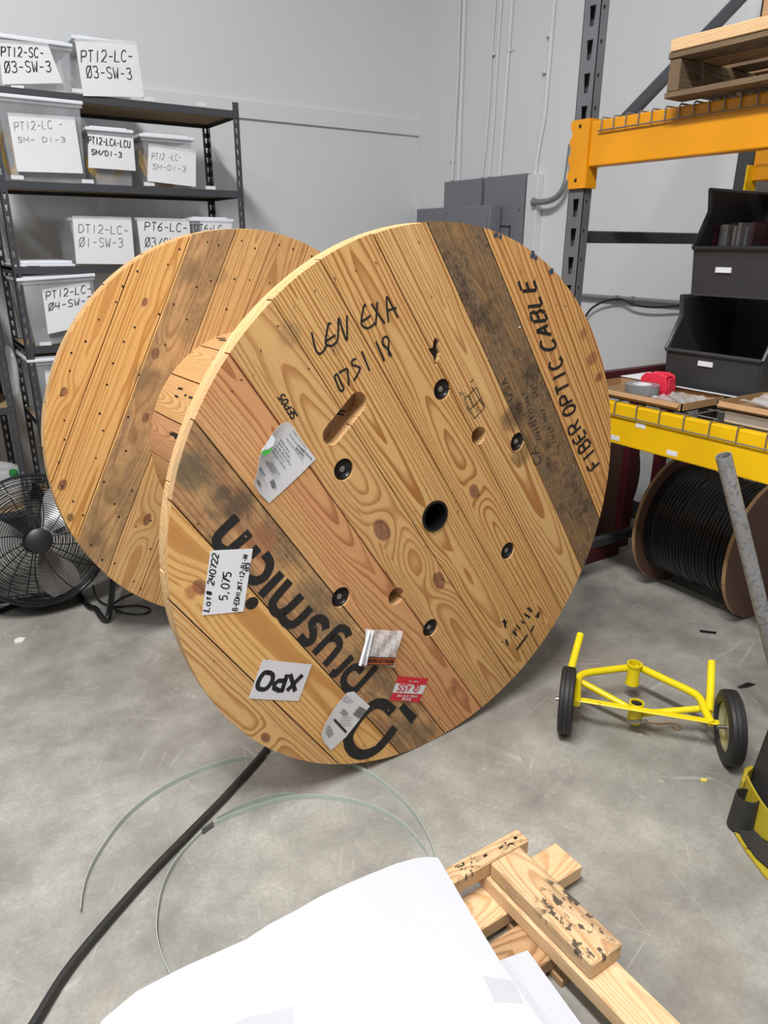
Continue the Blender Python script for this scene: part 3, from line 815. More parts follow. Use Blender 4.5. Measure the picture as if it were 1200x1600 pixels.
lab(m.build('mill_stamp', MT['ink'], reel), 'small black mill stamps on the drum staves')
# hub tube, bolts
m = MB().lathe([(0.0448, 0.0015), (0.0448, 0.004), (0.038, 0.003), (0.039, -0.01), (0.037, -0.20)], RC, RN, 40)
lab(m.build('hub_bushing', MT['steel_dark'], reel, smooth=True), 'dark steel bushing in the centre hole')
for i, a in enumerate(BOLT_A):
    c = RC + (RU*math.cos(R_(a))+UP*math.sin(R_(a)))*0.352
    m = MB().lathe([(0.0275, -0.012), (0.027, -0.006), (0.0235, -0.004), (0.020, -0.009), (0.014, -0.013), (0.011, -0.012), (0.0, -0.012)], c, RN, 28)
    w = m.build('bolt_washer', MT['steel_dark'], reel, smooth=True)
    m = MB().lathe([(0.0, -0.003), (0.0035, -0.003), (0.0042, -0.005), (0.0042, -0.012)], c, RN, 10)
    m.lathe([(0.0085, -0.0125), (0.0085, -0.007), (0.004, -0.0065)], c, RN, 6)
    m.build('bolt', MT['bolt'], w, smooth=True)
# nails: clinched points on the front face, nail holes on the rear flange
rg = random.Random(5)
m = MB()
for rad, cnt in ((0.705, 74), (0.585, 58), (0.46, 26), (0.085, 16)):
    for i in range(cnt):
        a = 2*math.pi*i/cnt+rg.uniform(-.03, .03); r = rad+rg.uniform(-.014, .014)
        p = RC+(RU*math.cos(a)+UP*math.sin(a))*r+RN*0.0012
        an = rg.uniform(0, 6.28); d = (RU*math.cos(an)+UP*math.sin(an)); L = rg.uniform(.003, .0065)
        ribbon(m, [p, p+d*L, p+d*L*1.3+RN*0.002], rg.uniform(.0014, .0024), RN, 0 if rg.random() < .5 else 1)
m.build('clinched_nail_points', [MT['nail'], MT['hole']], reel)['kind'] = 'stuff'
m = MB()
for rad, cnt in ((0.715, 60), (0.585, 46), (0.50, 22)):
    for i in range(cnt):
        a = 2*math.pi*i/cnt+rg.uniform(-.035, .035); r = rad+rg.uniform(-.02, .02)
        p = RC2+(RU*math.cos(a)+UP*math.sin(a))*r+RN*0.0008
        q = rg.uniform(.0030, .0042)
        m.poly([p+(RU*math.cos(t)+UP*math.sin(t)*rg.uniform(.9, 1.3))*q for t in [2*math.pi*k/8 for k in range(8)]])
m.build('nail_holes', MT['hole'], reel)['kind'] = 'stuff'
# a block seen through the hand slot, carrying a stamp
o = board('slot_backing_block', (-0.11, -0.06, -0.012), (0.11, 0.06, 0.012), MT['lum_old'], reel)
mid = (PF(559, 629)+PF(519, 679))/2
o.matrix_world = flange_frame(mid-RN*0.066, R_(55))
m = MB()
for a, b in (((526, 641), (540, 643)), ((523, 646), (537, 648)), ((526, 641), (523, 646)), ((531, 642), (528, 647))):
    ribbon(m, [PN(*a, mid-RN*0.0538, RN), PN(*b, mid-RN*0.0538, RN)], 0.004, RN, 0, 0.001)
m.build('slot_stamp', MT['ink'], o)
for ob in (bpy.data.objects['slot_stamp'],):
    ob.matrix_parent_inverse = o.matrix_world.inverted()

# stencilled and handwritten marks on the front face
def strokes(mb, paths, ox, oy, k, w, curve=True, m=0):
    for P in paths:
        Q = [PF(ox+x/k, oy+y/k) for x, y in P]
        if curve and len(Q) > 2: Q = smooth_path(Q, 5)
        ribbon(mb, Q, w, RN, m, 0.0009)
m = MB()
strokes(m, [[(392, 322), (318, 392), (294, 430), (306, 466), (345, 482), (385, 455), (452, 396)],
            [(492, 466), (452, 505)], [(520, 494), (545, 540), (524, 598), (480, 622), (440, 612)],
            [(602, 586), (500, 692)],
            [(640, 622), (572, 700), (556, 735), (572, 770), (604, 770), (640, 745), (695, 690)], [(604, 770), (604, 800), (630, 826), (668, 818), (738, 748)],
            [(806, 850), (802, 812), (770, 798), (742, 818), (748, 862), (742, 898), (712, 912), (684, 880)]], 240, 700, 3, 0.0232)
strokes(m, [[(352, 188), (338, 138), (288, 115), (238, 145), (55, 332)], [(190, 205), (240, 200), (272, 236), (258, 300), (146, 432)],
            [(385, 358), (268, 478), (232, 506), (202, 486)],
            [(592, 440), (432, 618), (380, 648), (322, 610), (310, 540), (360, 470), (420, 446), (468, 490)]], 480, 960, 5.4545, 0.0222)
strokes(m, [[(728, 832), (650, 764), (560, 772), (462, 860), (372, 990), (348, 1080), (390, 1165), (468, 1194), (560, 1166), (640, 1100), (748, 962)]], 480, 960, 5.4545, 0.0335)
m.poly([PF(480+x/5.4545, 960+y/5.4545)+RN*0.0009 for x, y in ((822, 750), (936, 866), (886, 934), (778, 800))])
dc = PF(393.3, 942.3)
m.poly([dc+RN*0.0009+(RU*math.cos(t)*1.0+UP*math.sin(t)*0.9)*0.0175 for t in [2*math.pi*i/20 for i in range(20)]])
lab(m.build('painted_name', MT['paint_ink'], reel), 'large black stencilled maker name with ring emblem')
m = MB()
def stencil(word, p0, p1, p2):
    m = MB()
    text_px(m, PF, p0, p1, p2, word, 0.0095, RN, stencil=True, gap=0.42)
    m.build('stencilled_word', MT['paint_ink'], reel)
stencil('FIBER', (937, 722), (903, 655), (921, 737))
stencil('OPTIC', (900, 642), (876, 557), (882, 652))
stencil('CABLE', (870, 545), (833, 436), (848, 548))
m = MB()
strokes(m, [[(160, 475), (180, 570), (205, 650), (235, 675), (270, 650), (305, 590)], [(340, 400), (318, 395), (303, 470), (290, 560), (300, 590), (345, 602), (385, 575), (400, 545)], [(295, 560), (345, 525), (385, 500)], [(405, 545), (410, 440), (415, 345), (450, 450), (490, 545), (490, 315)],
            ], 460, 440, 6, 0.0052)
m.build('handwritten_word', MT['ink'], reel)
m = MB()
strokes(m, [[(670, 232), (650, 228), (625, 375), (645, 420), (685, 436), (730, 412), (750, 385)], [(625, 375), (670, 350), (715, 315)], [(720, 205), (780, 300), (845, 390)], [(775, 190), (768, 300), (760, 410)], [(880, 380), (868, 260), (865, 145), (910, 220), (968, 340)], [(860, 275), (955, 245)]], 460, 440, 6, 0.0052)
m.build('handwritten_word', MT['ink'], reel)
m = MB()
strokes(m, [[(375, 885), (400, 870), (430, 940), (460, 1000), (440, 1025), (415, 1000), (372, 885)], [(415, 855), (485, 818), (500, 860), (508, 975)], [(578, 722), (540, 740), (545, 780), (605, 800), (610, 830), (555, 930)], [(628, 650), (702, 832)],
            [(762, 562), (842, 744)], [(885, 560), (870, 520), (835, 525), (825, 580), (870, 630), (905, 690), (885, 680), (880, 630), (885, 560)]], 460, 440, 6, 0.0052)
m.build('handwritten_number', MT['ink'], reel)
m = MB()
text_px(m, PF, (465, 650), (443, 615), (456, 655), 'SEP05', 0.0036, RN, gap=0.4)
for a, b in (((736, 604), (757, 636)), ((757, 636), (741, 654)), ((741, 654), (725, 624)), ((725, 624), (744, 605)), ((744, 605), (757, 636)), ((734, 640), (752, 622))):
    ribbon(m, [PF(*a), PF(*b)], 0.0022, RN, 0, 0.0009)
for a, b, c, s in (((741, 633), (734, 617), (738, 635), '024904'), ((749, 640), (745, 629), (744, 644), 'HT'), ((736, 644), (731, 634), (733, 646), 'US'), ((731, 619), (723, 610), (725, 623), 'IP')):
    text_px(m, PF, a, b, c, s, 0.0014, RN, gap=0.4)
ribbon(m, [PF(735, 597), PF(739, 593)], 0.003, RN, 0, 0.0009)
# upside-down arrow and row of broken stencil marks near the lower right rim
for a, b, w in (((824, 949), (831, 956), .008), ((821, 960), (828, 965), .007), ((819, 958), (822, 963), .005), ((814, 970), (819, 974), .005), ((807, 976), (813, 983), .005), ((801, 986), (807, 993), .008), ((790, 999), (794, 1008), .007), ((834, 977), (829, 988), .009), ((824, 992), (807, 1015), .010), ((786, 969), (791, 974), .012), ((788, 974), (790, 981), .008), ((783, 1004), (785, 1002), .004)):
    ribbon(m, [PF(*a), PF(*b)], w, RN, 0, 0.0009)
m.poly([PF(*p)+RN*0.0009 for p in ((843.5, 953), (842, 965.5), (835.5, 963.5))])
m.build('stamped_marks', MT['ink'], reel)
m = MB()
for a, b, c, s in (((801, 622), (790, 590), (794, 628), 'USA'), ((846, 722), (838, 697), (836, 728), 'CA')):
    m = MB(); text_px(m, PF, a, b, c, s, 0.0032, RN, gap=0.4); m.build('burnt_letters', MT['burn_ink'], reel)
m = MB(); rg = random.Random(9)
for (x0, y0, x1, y1, k) in ((820, 614, 846, 680, 11), (832, 600, 842, 622, 4), (826, 644, 846, 690, 9), (850, 640, 858, 660, 4), (860, 668, 876, 700, 6), (812, 628, 818, 646, 4)):
    for i in range(k):
        x = x0+(x1-x0)*i/k+rg.uniform(-2, 2); y = y0+(y1-y0)*i/k
        ribbon(m, [PF(x, y), PF(x-rg.uniform(4, 8), y+rg.uniform(2, 5))], 0.003, RN, 0, 0.0009)
lab(m.build('burnt_stamp', MT['burn_ink'], reel), 'blurred dark stamp on the grey weathered board')
m = MB()
for (x, y, r) in ((776, 362, .010), (782, 366, .008), (833, 395, .013), (838, 401, .008), (863, 420, .012)):
    c = PF(x, y); c = RC+(c-RC)*min(1, (RF-0.008)/(c-RC).length)
    m.poly([c+RN*0.0009+(RU*math.cos(t)+UP*math.sin(t))*r*rg.uniform(.5, 1.0) for t in [2*math.pi*i/14 for i in range(14)]])
lab(m.build('blue_paint_spots', MT['blue_paint'], reel), 'blue spray paint spots on the rim')

# paper labels stuck on the front face, all upside down or sideways
def label_px(name, quad, mat=None, bow=0.0, label=None, off=0.0012):
    m = MB(); sheet(m, [PF(*q) for q in quad], RN, 0.0006, off, bow)
    o = m.build(name, mat or MT['label'], reel)
    if label: lab(o, label)
    return o
lot = label_px('lot_label', ((328.5, 860), (394.5, 857), (380, 955), (315, 961)), MT['paper'], 0.0, 'white sheet with a handwritten lot number')
for p0, p1, p2, tx, w_ in (((326, 955), (341, 866), (317, 953), 'Lot# 240722', .0032), ((354, 938), (361, 895), (342, 936), '5,075', .0034), ((370, 954), (387, 868), (363, 953), 'B-EDHIJKT-12-B1-M', .0028), ((388, 892), (390, 880), (383, 891), 'B3', .0028)):
    m = MB(); text_px(m, PF, p0, p1, p2, tx, w_, RN, off=0.0021, jit=.012, soft=True, gap=.3)
    m.build('handwritten_line', MT['ink'], lot)
xpo = label_px('carrier_label', ((410, 1030), (487, 1038), (466, 1095), (388, 1091)), MT['label'], 0.0, 'white carrier label stuck on upside down')
m = MB()
strokes(m, [[(1020, 1268), (875, 1415)], [(905, 1262), (952, 1420)], [(878, 1262), (830, 1415)], [(848, 1412), (800, 1412), (757, 1390), (760, 1350), (800, 1322), (868, 1322)], ], 300, 840, 5.925, 0.0128, curve=False)
strokes(m, [[(720, 1250), (665, 1250), (612, 1330), (608, 1385), (645, 1402), (690, 1390), (735, 1330), (745, 1275), (720, 1250), (690, 1247)]], 300, 840, 5.925, 0.0128)
o = m.build('carrier_text', MT['ink'], xpo)
for v in o.data.vertices: v.co += RN*0.0012
gl = label_px('fragile_sticker', ((622, 1056), (669, 1060), (654, 1097), (609, 1094)), MT['red'], 0.0, 'red and white fragile goods sticker')
m = MB(); sheet(m, [PF(*q) for q in ((617.5, 1067), (665, 1070.5), (659, 1084), (612.5, 1081.5))], RN, .0004, .0022, 0, 2)
o = m.build('white_band', MT['label'], gl)
m = MB()
text_px(m, PF, (656, 1070), (624, 1068.5), (651, 1080), 'GLASS', 0.0042, RN, off=0.0035, gap=.35)
m.build('sticker_word', MT['red'], gl)
m = MB()
text_px(m, PF, (651, 1086), (620, 1084.5), (650, 1089), 'HANDLE WITH CARE', 0.0014, RN, off=0.0035)
text_px(m, PF, (641, 1090), (627, 1089), (640, 1094), 'PLEASE', 0.0018, RN, off=0.0035)
text_px(m, PF, (653, 1063.5), (638, 1062.5), (652.5, 1065.5), 'THANK YOU', 0.001, RN, off=0.0035)
m.build('sticker_small_words', MT['label'], gl)
# shipping label with curling corner
def curl(s, t): return 0.002 + 0.05*max(0, (1-s)-0.45)**2*3*(1-0.3*t)
def label_poly(name, pts, mat, lift, label):
    """paper outline traced on the face, its left edge lifting off in a smooth curl"""
    P = [PF(*q) for q in pts]; c = sum(P, Vector())/len(P); n = len(P); K = 8
    m = MB()
    for lay in (0, 1):
        b0 = len(m.v); m.v.append(tuple(c+RN*(.0012+lay*.0006)))
        for k in range(1, K+1):
            f = k/K
            for p, h in zip(P, lift): m.v.append(tuple(c+(p-c)*f+RN*(.0012+h*f**2.5+lay*.0006)))
        for i in range(n):
            j = (i+1) % n
            m.f.append((b0, b0+1+i, b0+1+j)); m.mi.append(0)
            for k in range(K-1):
                a = b0+1+k*n; m.f.append((a+i, a+n+i, a+n+j, a+j)); m.mi.append(0)
    T = 1+K*n
    for i in range(n):
        j = (i+1) % n; a = 1+(K-1)*n
        m.f.append((a+i, a+j, T+a+j, T+a+i)); m.mi.append(0)
    o = m.build(name, mat, reel, smooth=True); lab(o, label); return o
ship = label_poly('shipping_label', ((449, 658.5), (458, 668), (470, 686), (493, 717), (470, 740), (440, 768), (420, 786), (402, 768), (391, 752), (395, 735), (398, 712), (408, 694), (424, 672), (437, 661)), MT['label'], [.004, .002, 0, 0, 0, 0, 0, .006, .016, .02, .02, .018, .012, .006], 'white shipping label with green mark, its left edge curling off')
m = MB()
rg = random.Random(3)
def fine_rows(mb, a, b, c, rows, w=0.0014, off=0.0035, cuts=9, m=0):
    """rows of illegible small print in the parallelogram a (start), b (row end), c (last row)"""
    A, B, C = PF(*a), PF(*b), PF(*c)
    for r in range(rows):
        t = r/max(1, rows-1); O = A+(C-A)*t; d = (B-A)
        s = 0.0
        L = rg.uniform(.55, 1.0)
        while s < L:
            e = min(L, s+rg.uniform(.04, .16)); ribbon(mb, [O+d*s, O+d*e], w, RN, m, off); s = e+rg.uniform(.02, .05)
fine_rows(m, (437, 686), (461, 720), (424, 703), 5, .0018, .0045)
fine_rows(m, (456, 672), (482, 707), (446, 684), 3, .0016, .005)
fine_rows(m, (465, 695), (487, 718), (461, 699), 2, .003)
fine_rows(m, (423, 722), (440, 750), (413, 720), 4, .0022, .008)
fine_rows(m, (402, 728), (413, 746), (400, 730), 3, .0018, .016)
fine_rows(m, (426, 748), (432, 764), (421, 752), 5, .002)
fine_rows(m, (396, 745), (407, 757), (394, 748), 4, .0018, .012)
m.build('printed_text', MT['grey_ink'], ship)
m = MB()
m.poly([PF(*p)+RN*.0195 for p in ((401, 703), (405, 701.5), (415, 699), (421, 694), (416, 704), (408, 709), (402, 707))])
m.build('green_mark', MT['green'], ship)
m = MB()
m.poly([PF(*p)+RN*.019 for p in ((401, 702.5), (408, 693), (419, 676), (424, 683), (421, 693), (415, 698))])
m.build('white_mark', MT['lid'], ship)
pack = label_poly('packing_label', ((542, 1082), (552.5, 1080), (577.5, 1103), (560, 1126), (540, 1151), (517, 1172), (506, 1160), (499.5, 1146), (506, 1128), (520, 1108)), MT['label'], [0, 0, 0, 0, 0, 0, .003, .006, .006, .002], 'narrow white packing label across the stencilled emblem')
m = MB()
fine_rows(m, (539, 1086), (553, 1098), (534, 1091), 3, .0016)
fine_rows(m, (535, 1107), (545, 1116), (531, 1112), 3, .003)
fine_rows(m, (512, 1132), (522, 1147), (506, 1140), 5, .002, .005)
fine_rows(m, (530, 1122), (552, 1120), (528, 1134), 4, .0016)
m.build('printed_text', MT['grey_ink'], pack)
m = MB()
ribbon(m, [PF(521, 1123), PF(540, 1143)], .0062, RN, 0, .004)
for i in range(7):
    ribbon(m, [PF(560-i*1.6, 1103+i*1.9), PF(572-i*1.6, 1110+i*1.9)], .0022, RN, 0, .004)
m.build('barcode', MT['ink'], pack)
pouch = label_px('document_pouch', ((569.5, 981), (626, 984), (612, 1040), (561, 1034)), MT['pouch'], lambda s, t: 0.004+0.006*abs(math.sin(s*7+t*4)), 'crumpled clear packing list pouch')
m = MB(); sheet(m, [PF(*q) for q in ((572, 983), (580, 982), (569, 1036), (557, 1037))], RN, .0006, .010, lambda s, t: .006*math.sin(s*9), 6)
m.build('torn_white_edge', MT['paper'], pouch)
m = MB(); sheet(m, [PF(*q) for q in ((569, 1023.5), (615, 1025), (611, 1036.5), (566, 1035))], RN, .0004, .012, 0, 2)
o = m.build('orange_band', MT['orange'], pouch)
m = MB()
text_px(m, PF, (612, 1028), (571, 1026.5), (610, 1033), 'PACKING LIST ENCLOSED', .0022, RN, off=.0135, gap=.3)
for a, b in (((569, 1023.5), (615, 1025)), ((566, 1035), (611, 1036.5)), ((569, 1023.5), (566, 1035))): ribbon(m, [PF(*a), PF(*b)], .0025, RN, 0, .0135)
m.build('band_words', MT['ink'], pouch)

# ------------------------------------------------------------------ helpers for steel with punched slots
def punched(mb, O, U, V, N, w, L, cells, th=0.002, m=0):
    """strip of width w (U) and length L (V) with holes; cells: list of (v0, v1, [4 hole corners as (u,v)])"""
    O, U, V, N = Vector(O), Vector(U), Vector(V), Vector(N)
    at = lambda u, v: O+U*u+V*v
    def quad(a, b, c, d):
        q = [at(*a), at(*b), at(*c), at(*d)]
        mb.prism(q, N*th, m)
    last = 0.0
    for v0, v1, h in cells:
        if v0 > last+1e-6: quad((0, last), (w, last), (w, v0), (0, v0))
        bl, br, tr, tl = h
        quad((0, v0), (w, v0), br, bl); quad((w, v0), (w, v1), tr, br); quad((w, v1), (0, v1), tl, tr); quad((0, v1), (0, v0), bl, tl)
        last = v1
    if last < L-1e-6: quad((0, last), (w, last), (w, L), (0, L))

# ------------------------------------------------------------------ left shelving unit
SX0, SX1, SY0, SY1 = 0.517, 1.712, 4.00, 4.46
SZ = [2.122, 1.738, 1.360, 0.985, 0.610, 0.16]
def key_post(name, x, y, sx, sy, ztop, parent):
    """angle post: one flange along x, one along y, both with keyhole slots"""
    m = MB()
    cells = []
    z = 0.05
    while z < ztop-0.05:
        cells.append((z-0.018, z+0.018, [(.0125, z-.014), (.0185, z-.014), (.0215, z+.013), (.0095, z+.013)])); z += 0.0508
    punched(m, (x, y, 0), (sx, 0, 0), (0, 0, 1), (0, sy, 0), 0.033, ztop, cells)
    punched(m, (x, y, 0), (0, sy, 0), (0, 0, 1), (sx, 0, 0), 0.033, ztop, cells)
    return m.build(name, MT['shelf_grey'], parent)
def shelf_unit(name, label, x0, x1, zs, ztop, tags, posts=4):
    u = thing(name, label, 'shelving unit')
    for (x, sx) in ((x0, 1), (x1, -1)):
        for (y, sy) in ((SY0, 1), (SY1, -1)):
            key_post('post', x, y, sx, sy, ztop, u)
    for z in zs:
        m = MB()
        m.box((x0+.003, SY0+.003, z-.012), (x1-.003, SY1-.003, z), 1)
        for ya, yb in ((SY0+.0025, SY0+.006), (SY1-.006, SY1-.0025)):
            m.box((x0+.003, ya, z-.030), (x1-.003, yb, z+.004)); 
        m.box((x0+.003, SY0+.003, z-.030), (x0+.006, SY1-.003, z+.004)); m.box((x1-.006, SY0+.003, z-.030), (x1-.003, SY1-.003, z+.004))
        m.box((x0+.003, SY0+.003, z-.030), (x1-.003, SY0+.02, z-.027)); m.box((x0+.003, SY1-.02, z-.030), (x1-.003, SY1-.003, z-.027))
        m.build('shelf', [MT['shelf_grey'], MT['shelf_board']], u)
    for (px, py) in tags:
        p = PY(px, py, SY0+.002)
        MB().box((p.x-.027, SY0-.0012, p.z-.0085), (p.x+.027, SY0+.0022, p.z+.0085)).build('shelf_tag', MT['tag'], u)
    return u
shelf_unit('shelving_unit', 'charcoal steel shelving unit full of clear lidded bins against the left wall', SX0, SX1, SZ, 2.165,
           [(122, 142), (232, 154.5), (314, 163), (27, 277), (137, 283.5), (233, 287.5), (329, 293.5), (51, 412.5), (71, 537), (27, 134)])
u2 = shelf_unit('shelving_unit', 'second charcoal steel shelving unit, mostly cut off by the left edge of the photo', -0.78, 0.425, [2.122, 1.738, 1.36, .985, .70, .16], 2.165, [])

# ------------------------------------------------------------------ clear bins on the shelves
def frustum(x0, x1, y0, y1, z0, z1, ins):
    return [(x0+ins, y0+ins, z0), (x1-ins, y0+ins, z0), (x1-ins, y1-ins, z0), (x0+ins, y1-ins, z0), (x0, y0, z1), (x1, y0, z1), (x1, y1, z1), (x0, y1, z1)]
def clear_bin(label, x0, x1, y0, y1, z0, z1, tilt=0.0, lid=True, grp='clear bins on the left shelving unit', name='storage_bin'):
    b = thing(name, label, 'storage bin', group=grp)
    m = MB()
    o = frustum(x0, x1, y0, y1, z0, z1, .014); i = frustum(x0+.003, x1-.003, y0+.003, y1-.003, z0+.004, z1, .014)
    m.v = list(o)+list(i)
    for a in (0, 8):
        m.f += [(a, a+3, a+2, a+1)]+[(a+k, a+(k+1) % 4, a+4+(k+1) % 4, a+4+k) for k in range(4)]
        m.mi += [0]*5
    m.f += [(4+k, 4+(k+1) % 4, 12+(k+1) % 4, 12+k) for k in range(4)]; m.mi += [0]*4
    # rolled rim
    m.box((x0-.008, y0-.008, z1-.014), (x1+.008, y0-.003, z1)); m.box((x0-.008, y1+.003, z1-.014), (x1+.008, y1+.008, z1))
    parts = [m.build('body', MT['bin'], b)]
    if lid:
        q = MB()
        q.prism([(x0-.013, y0-.013, z1+.0005), (x1+.013, y0-.013, z1+.0005), (x1+.013, y1+.013, z1+.0005), (x0-.013, y1+.013, z1+.0005)], (0, 0, .016))
        q.prism([(x0+.012, y0+.012, z1+.0165), (x1-.012, y0+.012, z1+.0165), (x1-.012, y1-.012, z1+.0165), (x0+.012, y1-.012, z1+.0165)], (0, 0, .008))
        parts.append(q.build('lid', MT['lid'], b, bevel=.004, seg=2))
    if tilt:
        c = Vector((x0, y0, z0)); M = Matrix.Translation(c) @ Matrix.Rotation(tilt, 4, 'Y') @ Matrix.Translation(-c)
        for p in parts: p.data.transform(M)
    return b
NY = Vector((0, -1, 0))
def sleeve(b, quad, rows, Y, ink='ink', w=0.006, jit=.02, bow=.0015, clip=True):
    """sheet of paper in a clear sleeve hanging on the front; rows: (start, end, top of first letter, text) in photo pixels"""
    pl = lambda x, y: PY(x, y, Y)
    m = MB(); sheet(m, [pl(*q) for q in quad], NY, .0008, 0, lambda s, t: bow*math.sin(math.pi*s)*(.4+.6*t)+.0006*t, 8)
    o = m.build('paper_sleeve', MT['paper'], b)
    if clip:
        tl, tr = Vector(quad[0]+(0,)), Vector(quad[1]+(0,))
        m = MB(); a, c = pl(*quad[0]), pl(*quad[1]); d = Vector((0, 0, .011))
        m.prism([a-d*.3+NY*.001, c-d*.3+NY*.001, c+d+NY*.001, a+d+NY*.001], NY*.001)
        m.build('sleeve_edge', MT['sleeve'], o)
    for p0, p1, p2, tx in rows:
        m = MB(); text_px(m, lambda x, y: PY(x, y, Y-bow-.0012), p0, p1, p2, tx, w*.54, NY, off=.001, jit=jit, gap=.35)
        m.build('handwritten_line', MT[ink], o)
    return o
def cable_coil(label, c, rx, rz, r, grp='yellow cable coils in the clear bins', n=7):
    m = MB(); rg = random.Random(int(rx*1000))
    for i in range(n):
        k = 1-.06*i+rg.uniform(-.02, .02); dy = rg.uniform(-.02, .02)
        m.tube([(c[0]+rx*k*math.cos(t), c[1]+dy+.03*math.sin(t), c[2]+rz*k*math.sin(t)) for t in [2*math.pi*j/28 for j in range(28)]], r, 6, closed=True)
    return tag(m.build('cable_coil', MT['cable_y'], smooth=True), label, 'cable coil', grp)
Yb = SY0+.012        # front faces of the bins
def xs(px, py): return PY(px, py, Yb).x
def zs(px, py): return PY(px, py, Yb).z
# top shelf
zt = SZ[0]+.004
b = clear_bin('clear bin with PT12-SC-03 paper on the top shelf, cut off by the left edge', xs(0, 110)-.04, xs(113, 110), Yb, Yb+.36, zt, zs(110, 75))
sleeve(b, ((-3, 66), (76, 72), (98, 130), (4, 132)), (((2, 88), (68, 90), (2, 73), 'PT12-SC-'), ((8, 113), (80, 112), (6, 96), 'Q3-SW-3')), SY0-.004, w=.0075)
b = clear_bin('clear bin with PT12-LC-03-SW-3 paper standing at the right of the top shelf', xs(122, 110), xs(206, 110), Yb, Yb+.36, zt, zs(150, 62)-.012)
sleeve(b, ((117, 63), (213, 68), (225, 152), (130, 150)), (((127, 97), (207, 96), (127, 79), 'PT12-LC-'), ((136, 121), (206, 124), (134, 103), 'Q3-SW-3')), SY0-.004, w=.0075)
# second shelf
zt = SZ[1]+.004
b = clear_bin('large clear bin on the second shelf, its paper reading PT12-LC SM-DI-3 in pale pen', xs(2, 200), xs(129, 200), Yb, Yb+.40, zt, zs(132, 165))
sleeve(b, ((12, 180), (117, 187), (130, 271), (27, 268)), (((23, 204), (98, 200), (22, 191), 'PT12-LC -'), ((28, 222), (102, 222), (27, 214), 'SM- DI-3')), SY0-.004, 'faded_ink', .0035)
cable_coil('coil of yellow fibre cable at the left of the large clear bin', (xs(12, 220)+.02, Yb+.16, zt+.13), .03, .10, .006, n=5)
b = clear_bin('small clear bin with bold black PT12-LCA-LCU paper, middle of the second shelf', xs(142, 240), xs(207, 240), Yb, Yb+.36, zt, zs(170, 203)-.01)
sleeve(b, ((137, 209), (208, 216), (212, 267), (138, 262)), (((138, 224), (203, 231), (138, 213), 'PT12-LCA-LCU'), ((143, 241), (190, 246), (143, 233), 'SM/DI-3')), SY0-.004, 'ink', .0075, clip=False)
cable_coil('coil of yellow fibre cable under the bold black paper', (xs(175, 270), Yb+.12, zt+.095), .085, .075, .006, n=6)
b = clear_bin('small clear bin at the right of the second shelf, its tilted sleeve hanging over', xs(224, 240), xs(301, 240), Yb, Yb+.36, zt, zs(255, 213)-.012)
sleeve(b, ((232, 228), (306, 238), (306, 292), (230, 283)), (((237, 249), (282, 251), (238, 239), 'PT12 -LC-'), ((238, 264), (290, 268), (239, 256), 'SM-DI-3')), SY0-.006, 'faded_ink', .0032)
cable_coil('large coil of yellow fibre cable showing above the tilted sleeve', (xs(258, 245)+.01, Yb+.12, zt+.125), .105, .115, .006, n=8)
# third shelf
zt = SZ[2]+.004
b = clear_bin('clear bin with PT12-LC-01-SW-3 sheet on the third shelf above the left reel rim', xs(113, 380), xs(201, 380), Yb, Yb+.36, zt, zs(150, 338)-.008, lid=False)
sleeve(b, ((113, 341), (205, 343), (211, 413), (119, 412)), (((123, 363), (200, 366), (123, 350), 'DT12-LC-'), ((124, 385), (192, 386), (124, 371), 'Q1-SW-3')), SY0-.004, 'faded_ink', .005)
b = clear_bin('clear bin with PT6-LC-03 sheet on the third shelf, half hidden by the reel', xs(215, 370), xs(288, 370), Yb, Yb+.36, zt, zs(250, 338)-.008, lid=False)
sleeve(b, ((214, 344), (296, 346), (300, 410), (222, 410)), (((226, 360), (292, 362), (227, 347), 'PT6-LC-'), ((227, 385), (290, 387), (227, 371), 'Q3/04-S')), SY0-.004, 'ink', .0065)
b = clear_bin('clear bin behind the reel top at the right end of the third shelf', xs(301, 370), xs(362, 370), Yb, Yb+.36, zt, zs(330, 343)-.012)
sleeve(b, ((313, 347), (362, 349), (364, 420), (314, 420)), (((304, 361), (354, 363), (304, 350), 'DT6-LC-'),), SY0-.006, 'ink', .0055)
q = MB(); z0 = zt
xa, xb = xs(20, 400), xs(116, 400)
q.box((xa, Yb-.002, z0), (xb, Yb+.36, z0+.012)); q.box((xa+.01, Yb+.01, z0+.0125), (xb-.01, Yb+.35, z0+.028))
tag(q.build('bin_lid', MT['lid'], bevel=.004, seg=2), 'loose white bin lid lying at the left of the third shelf', 'bin lid')
# fourth shelf
zt = SZ[3]+.004
b = clear_bin('clear bin leaning on the fourth shelf with a crumpled PT12-LC-04-SW-3 sleeve', xs(48, 520), xs(160, 520), Yb-.01, Yb+.34, zt+.001, zs(28, 440), tilt=-0.05)
sleeve(b, ((66, 456), (140, 444), (152, 505), (75, 522)), (((72, 468), (142, 456), (72, 456), 'PT12-LC-'), ((76, 485), (143, 473), (76, 474), 'Q4-SW-3')), SY0-.012, 'ink', .0058, bow=.003)
# fifth shelf
zt = SZ[4]+.004
b = clear_bin('clear bin on the lowest visible shelf beside the left reel rim', xs(55, 620), xs(150, 620), Yb, Yb+.36, zt, zs(60, 562)-.012)
sleeve(b, ((70, 582), (140, 582), (142, 640), (76, 640)), (), SY0-.004, 'faded_ink', .004)
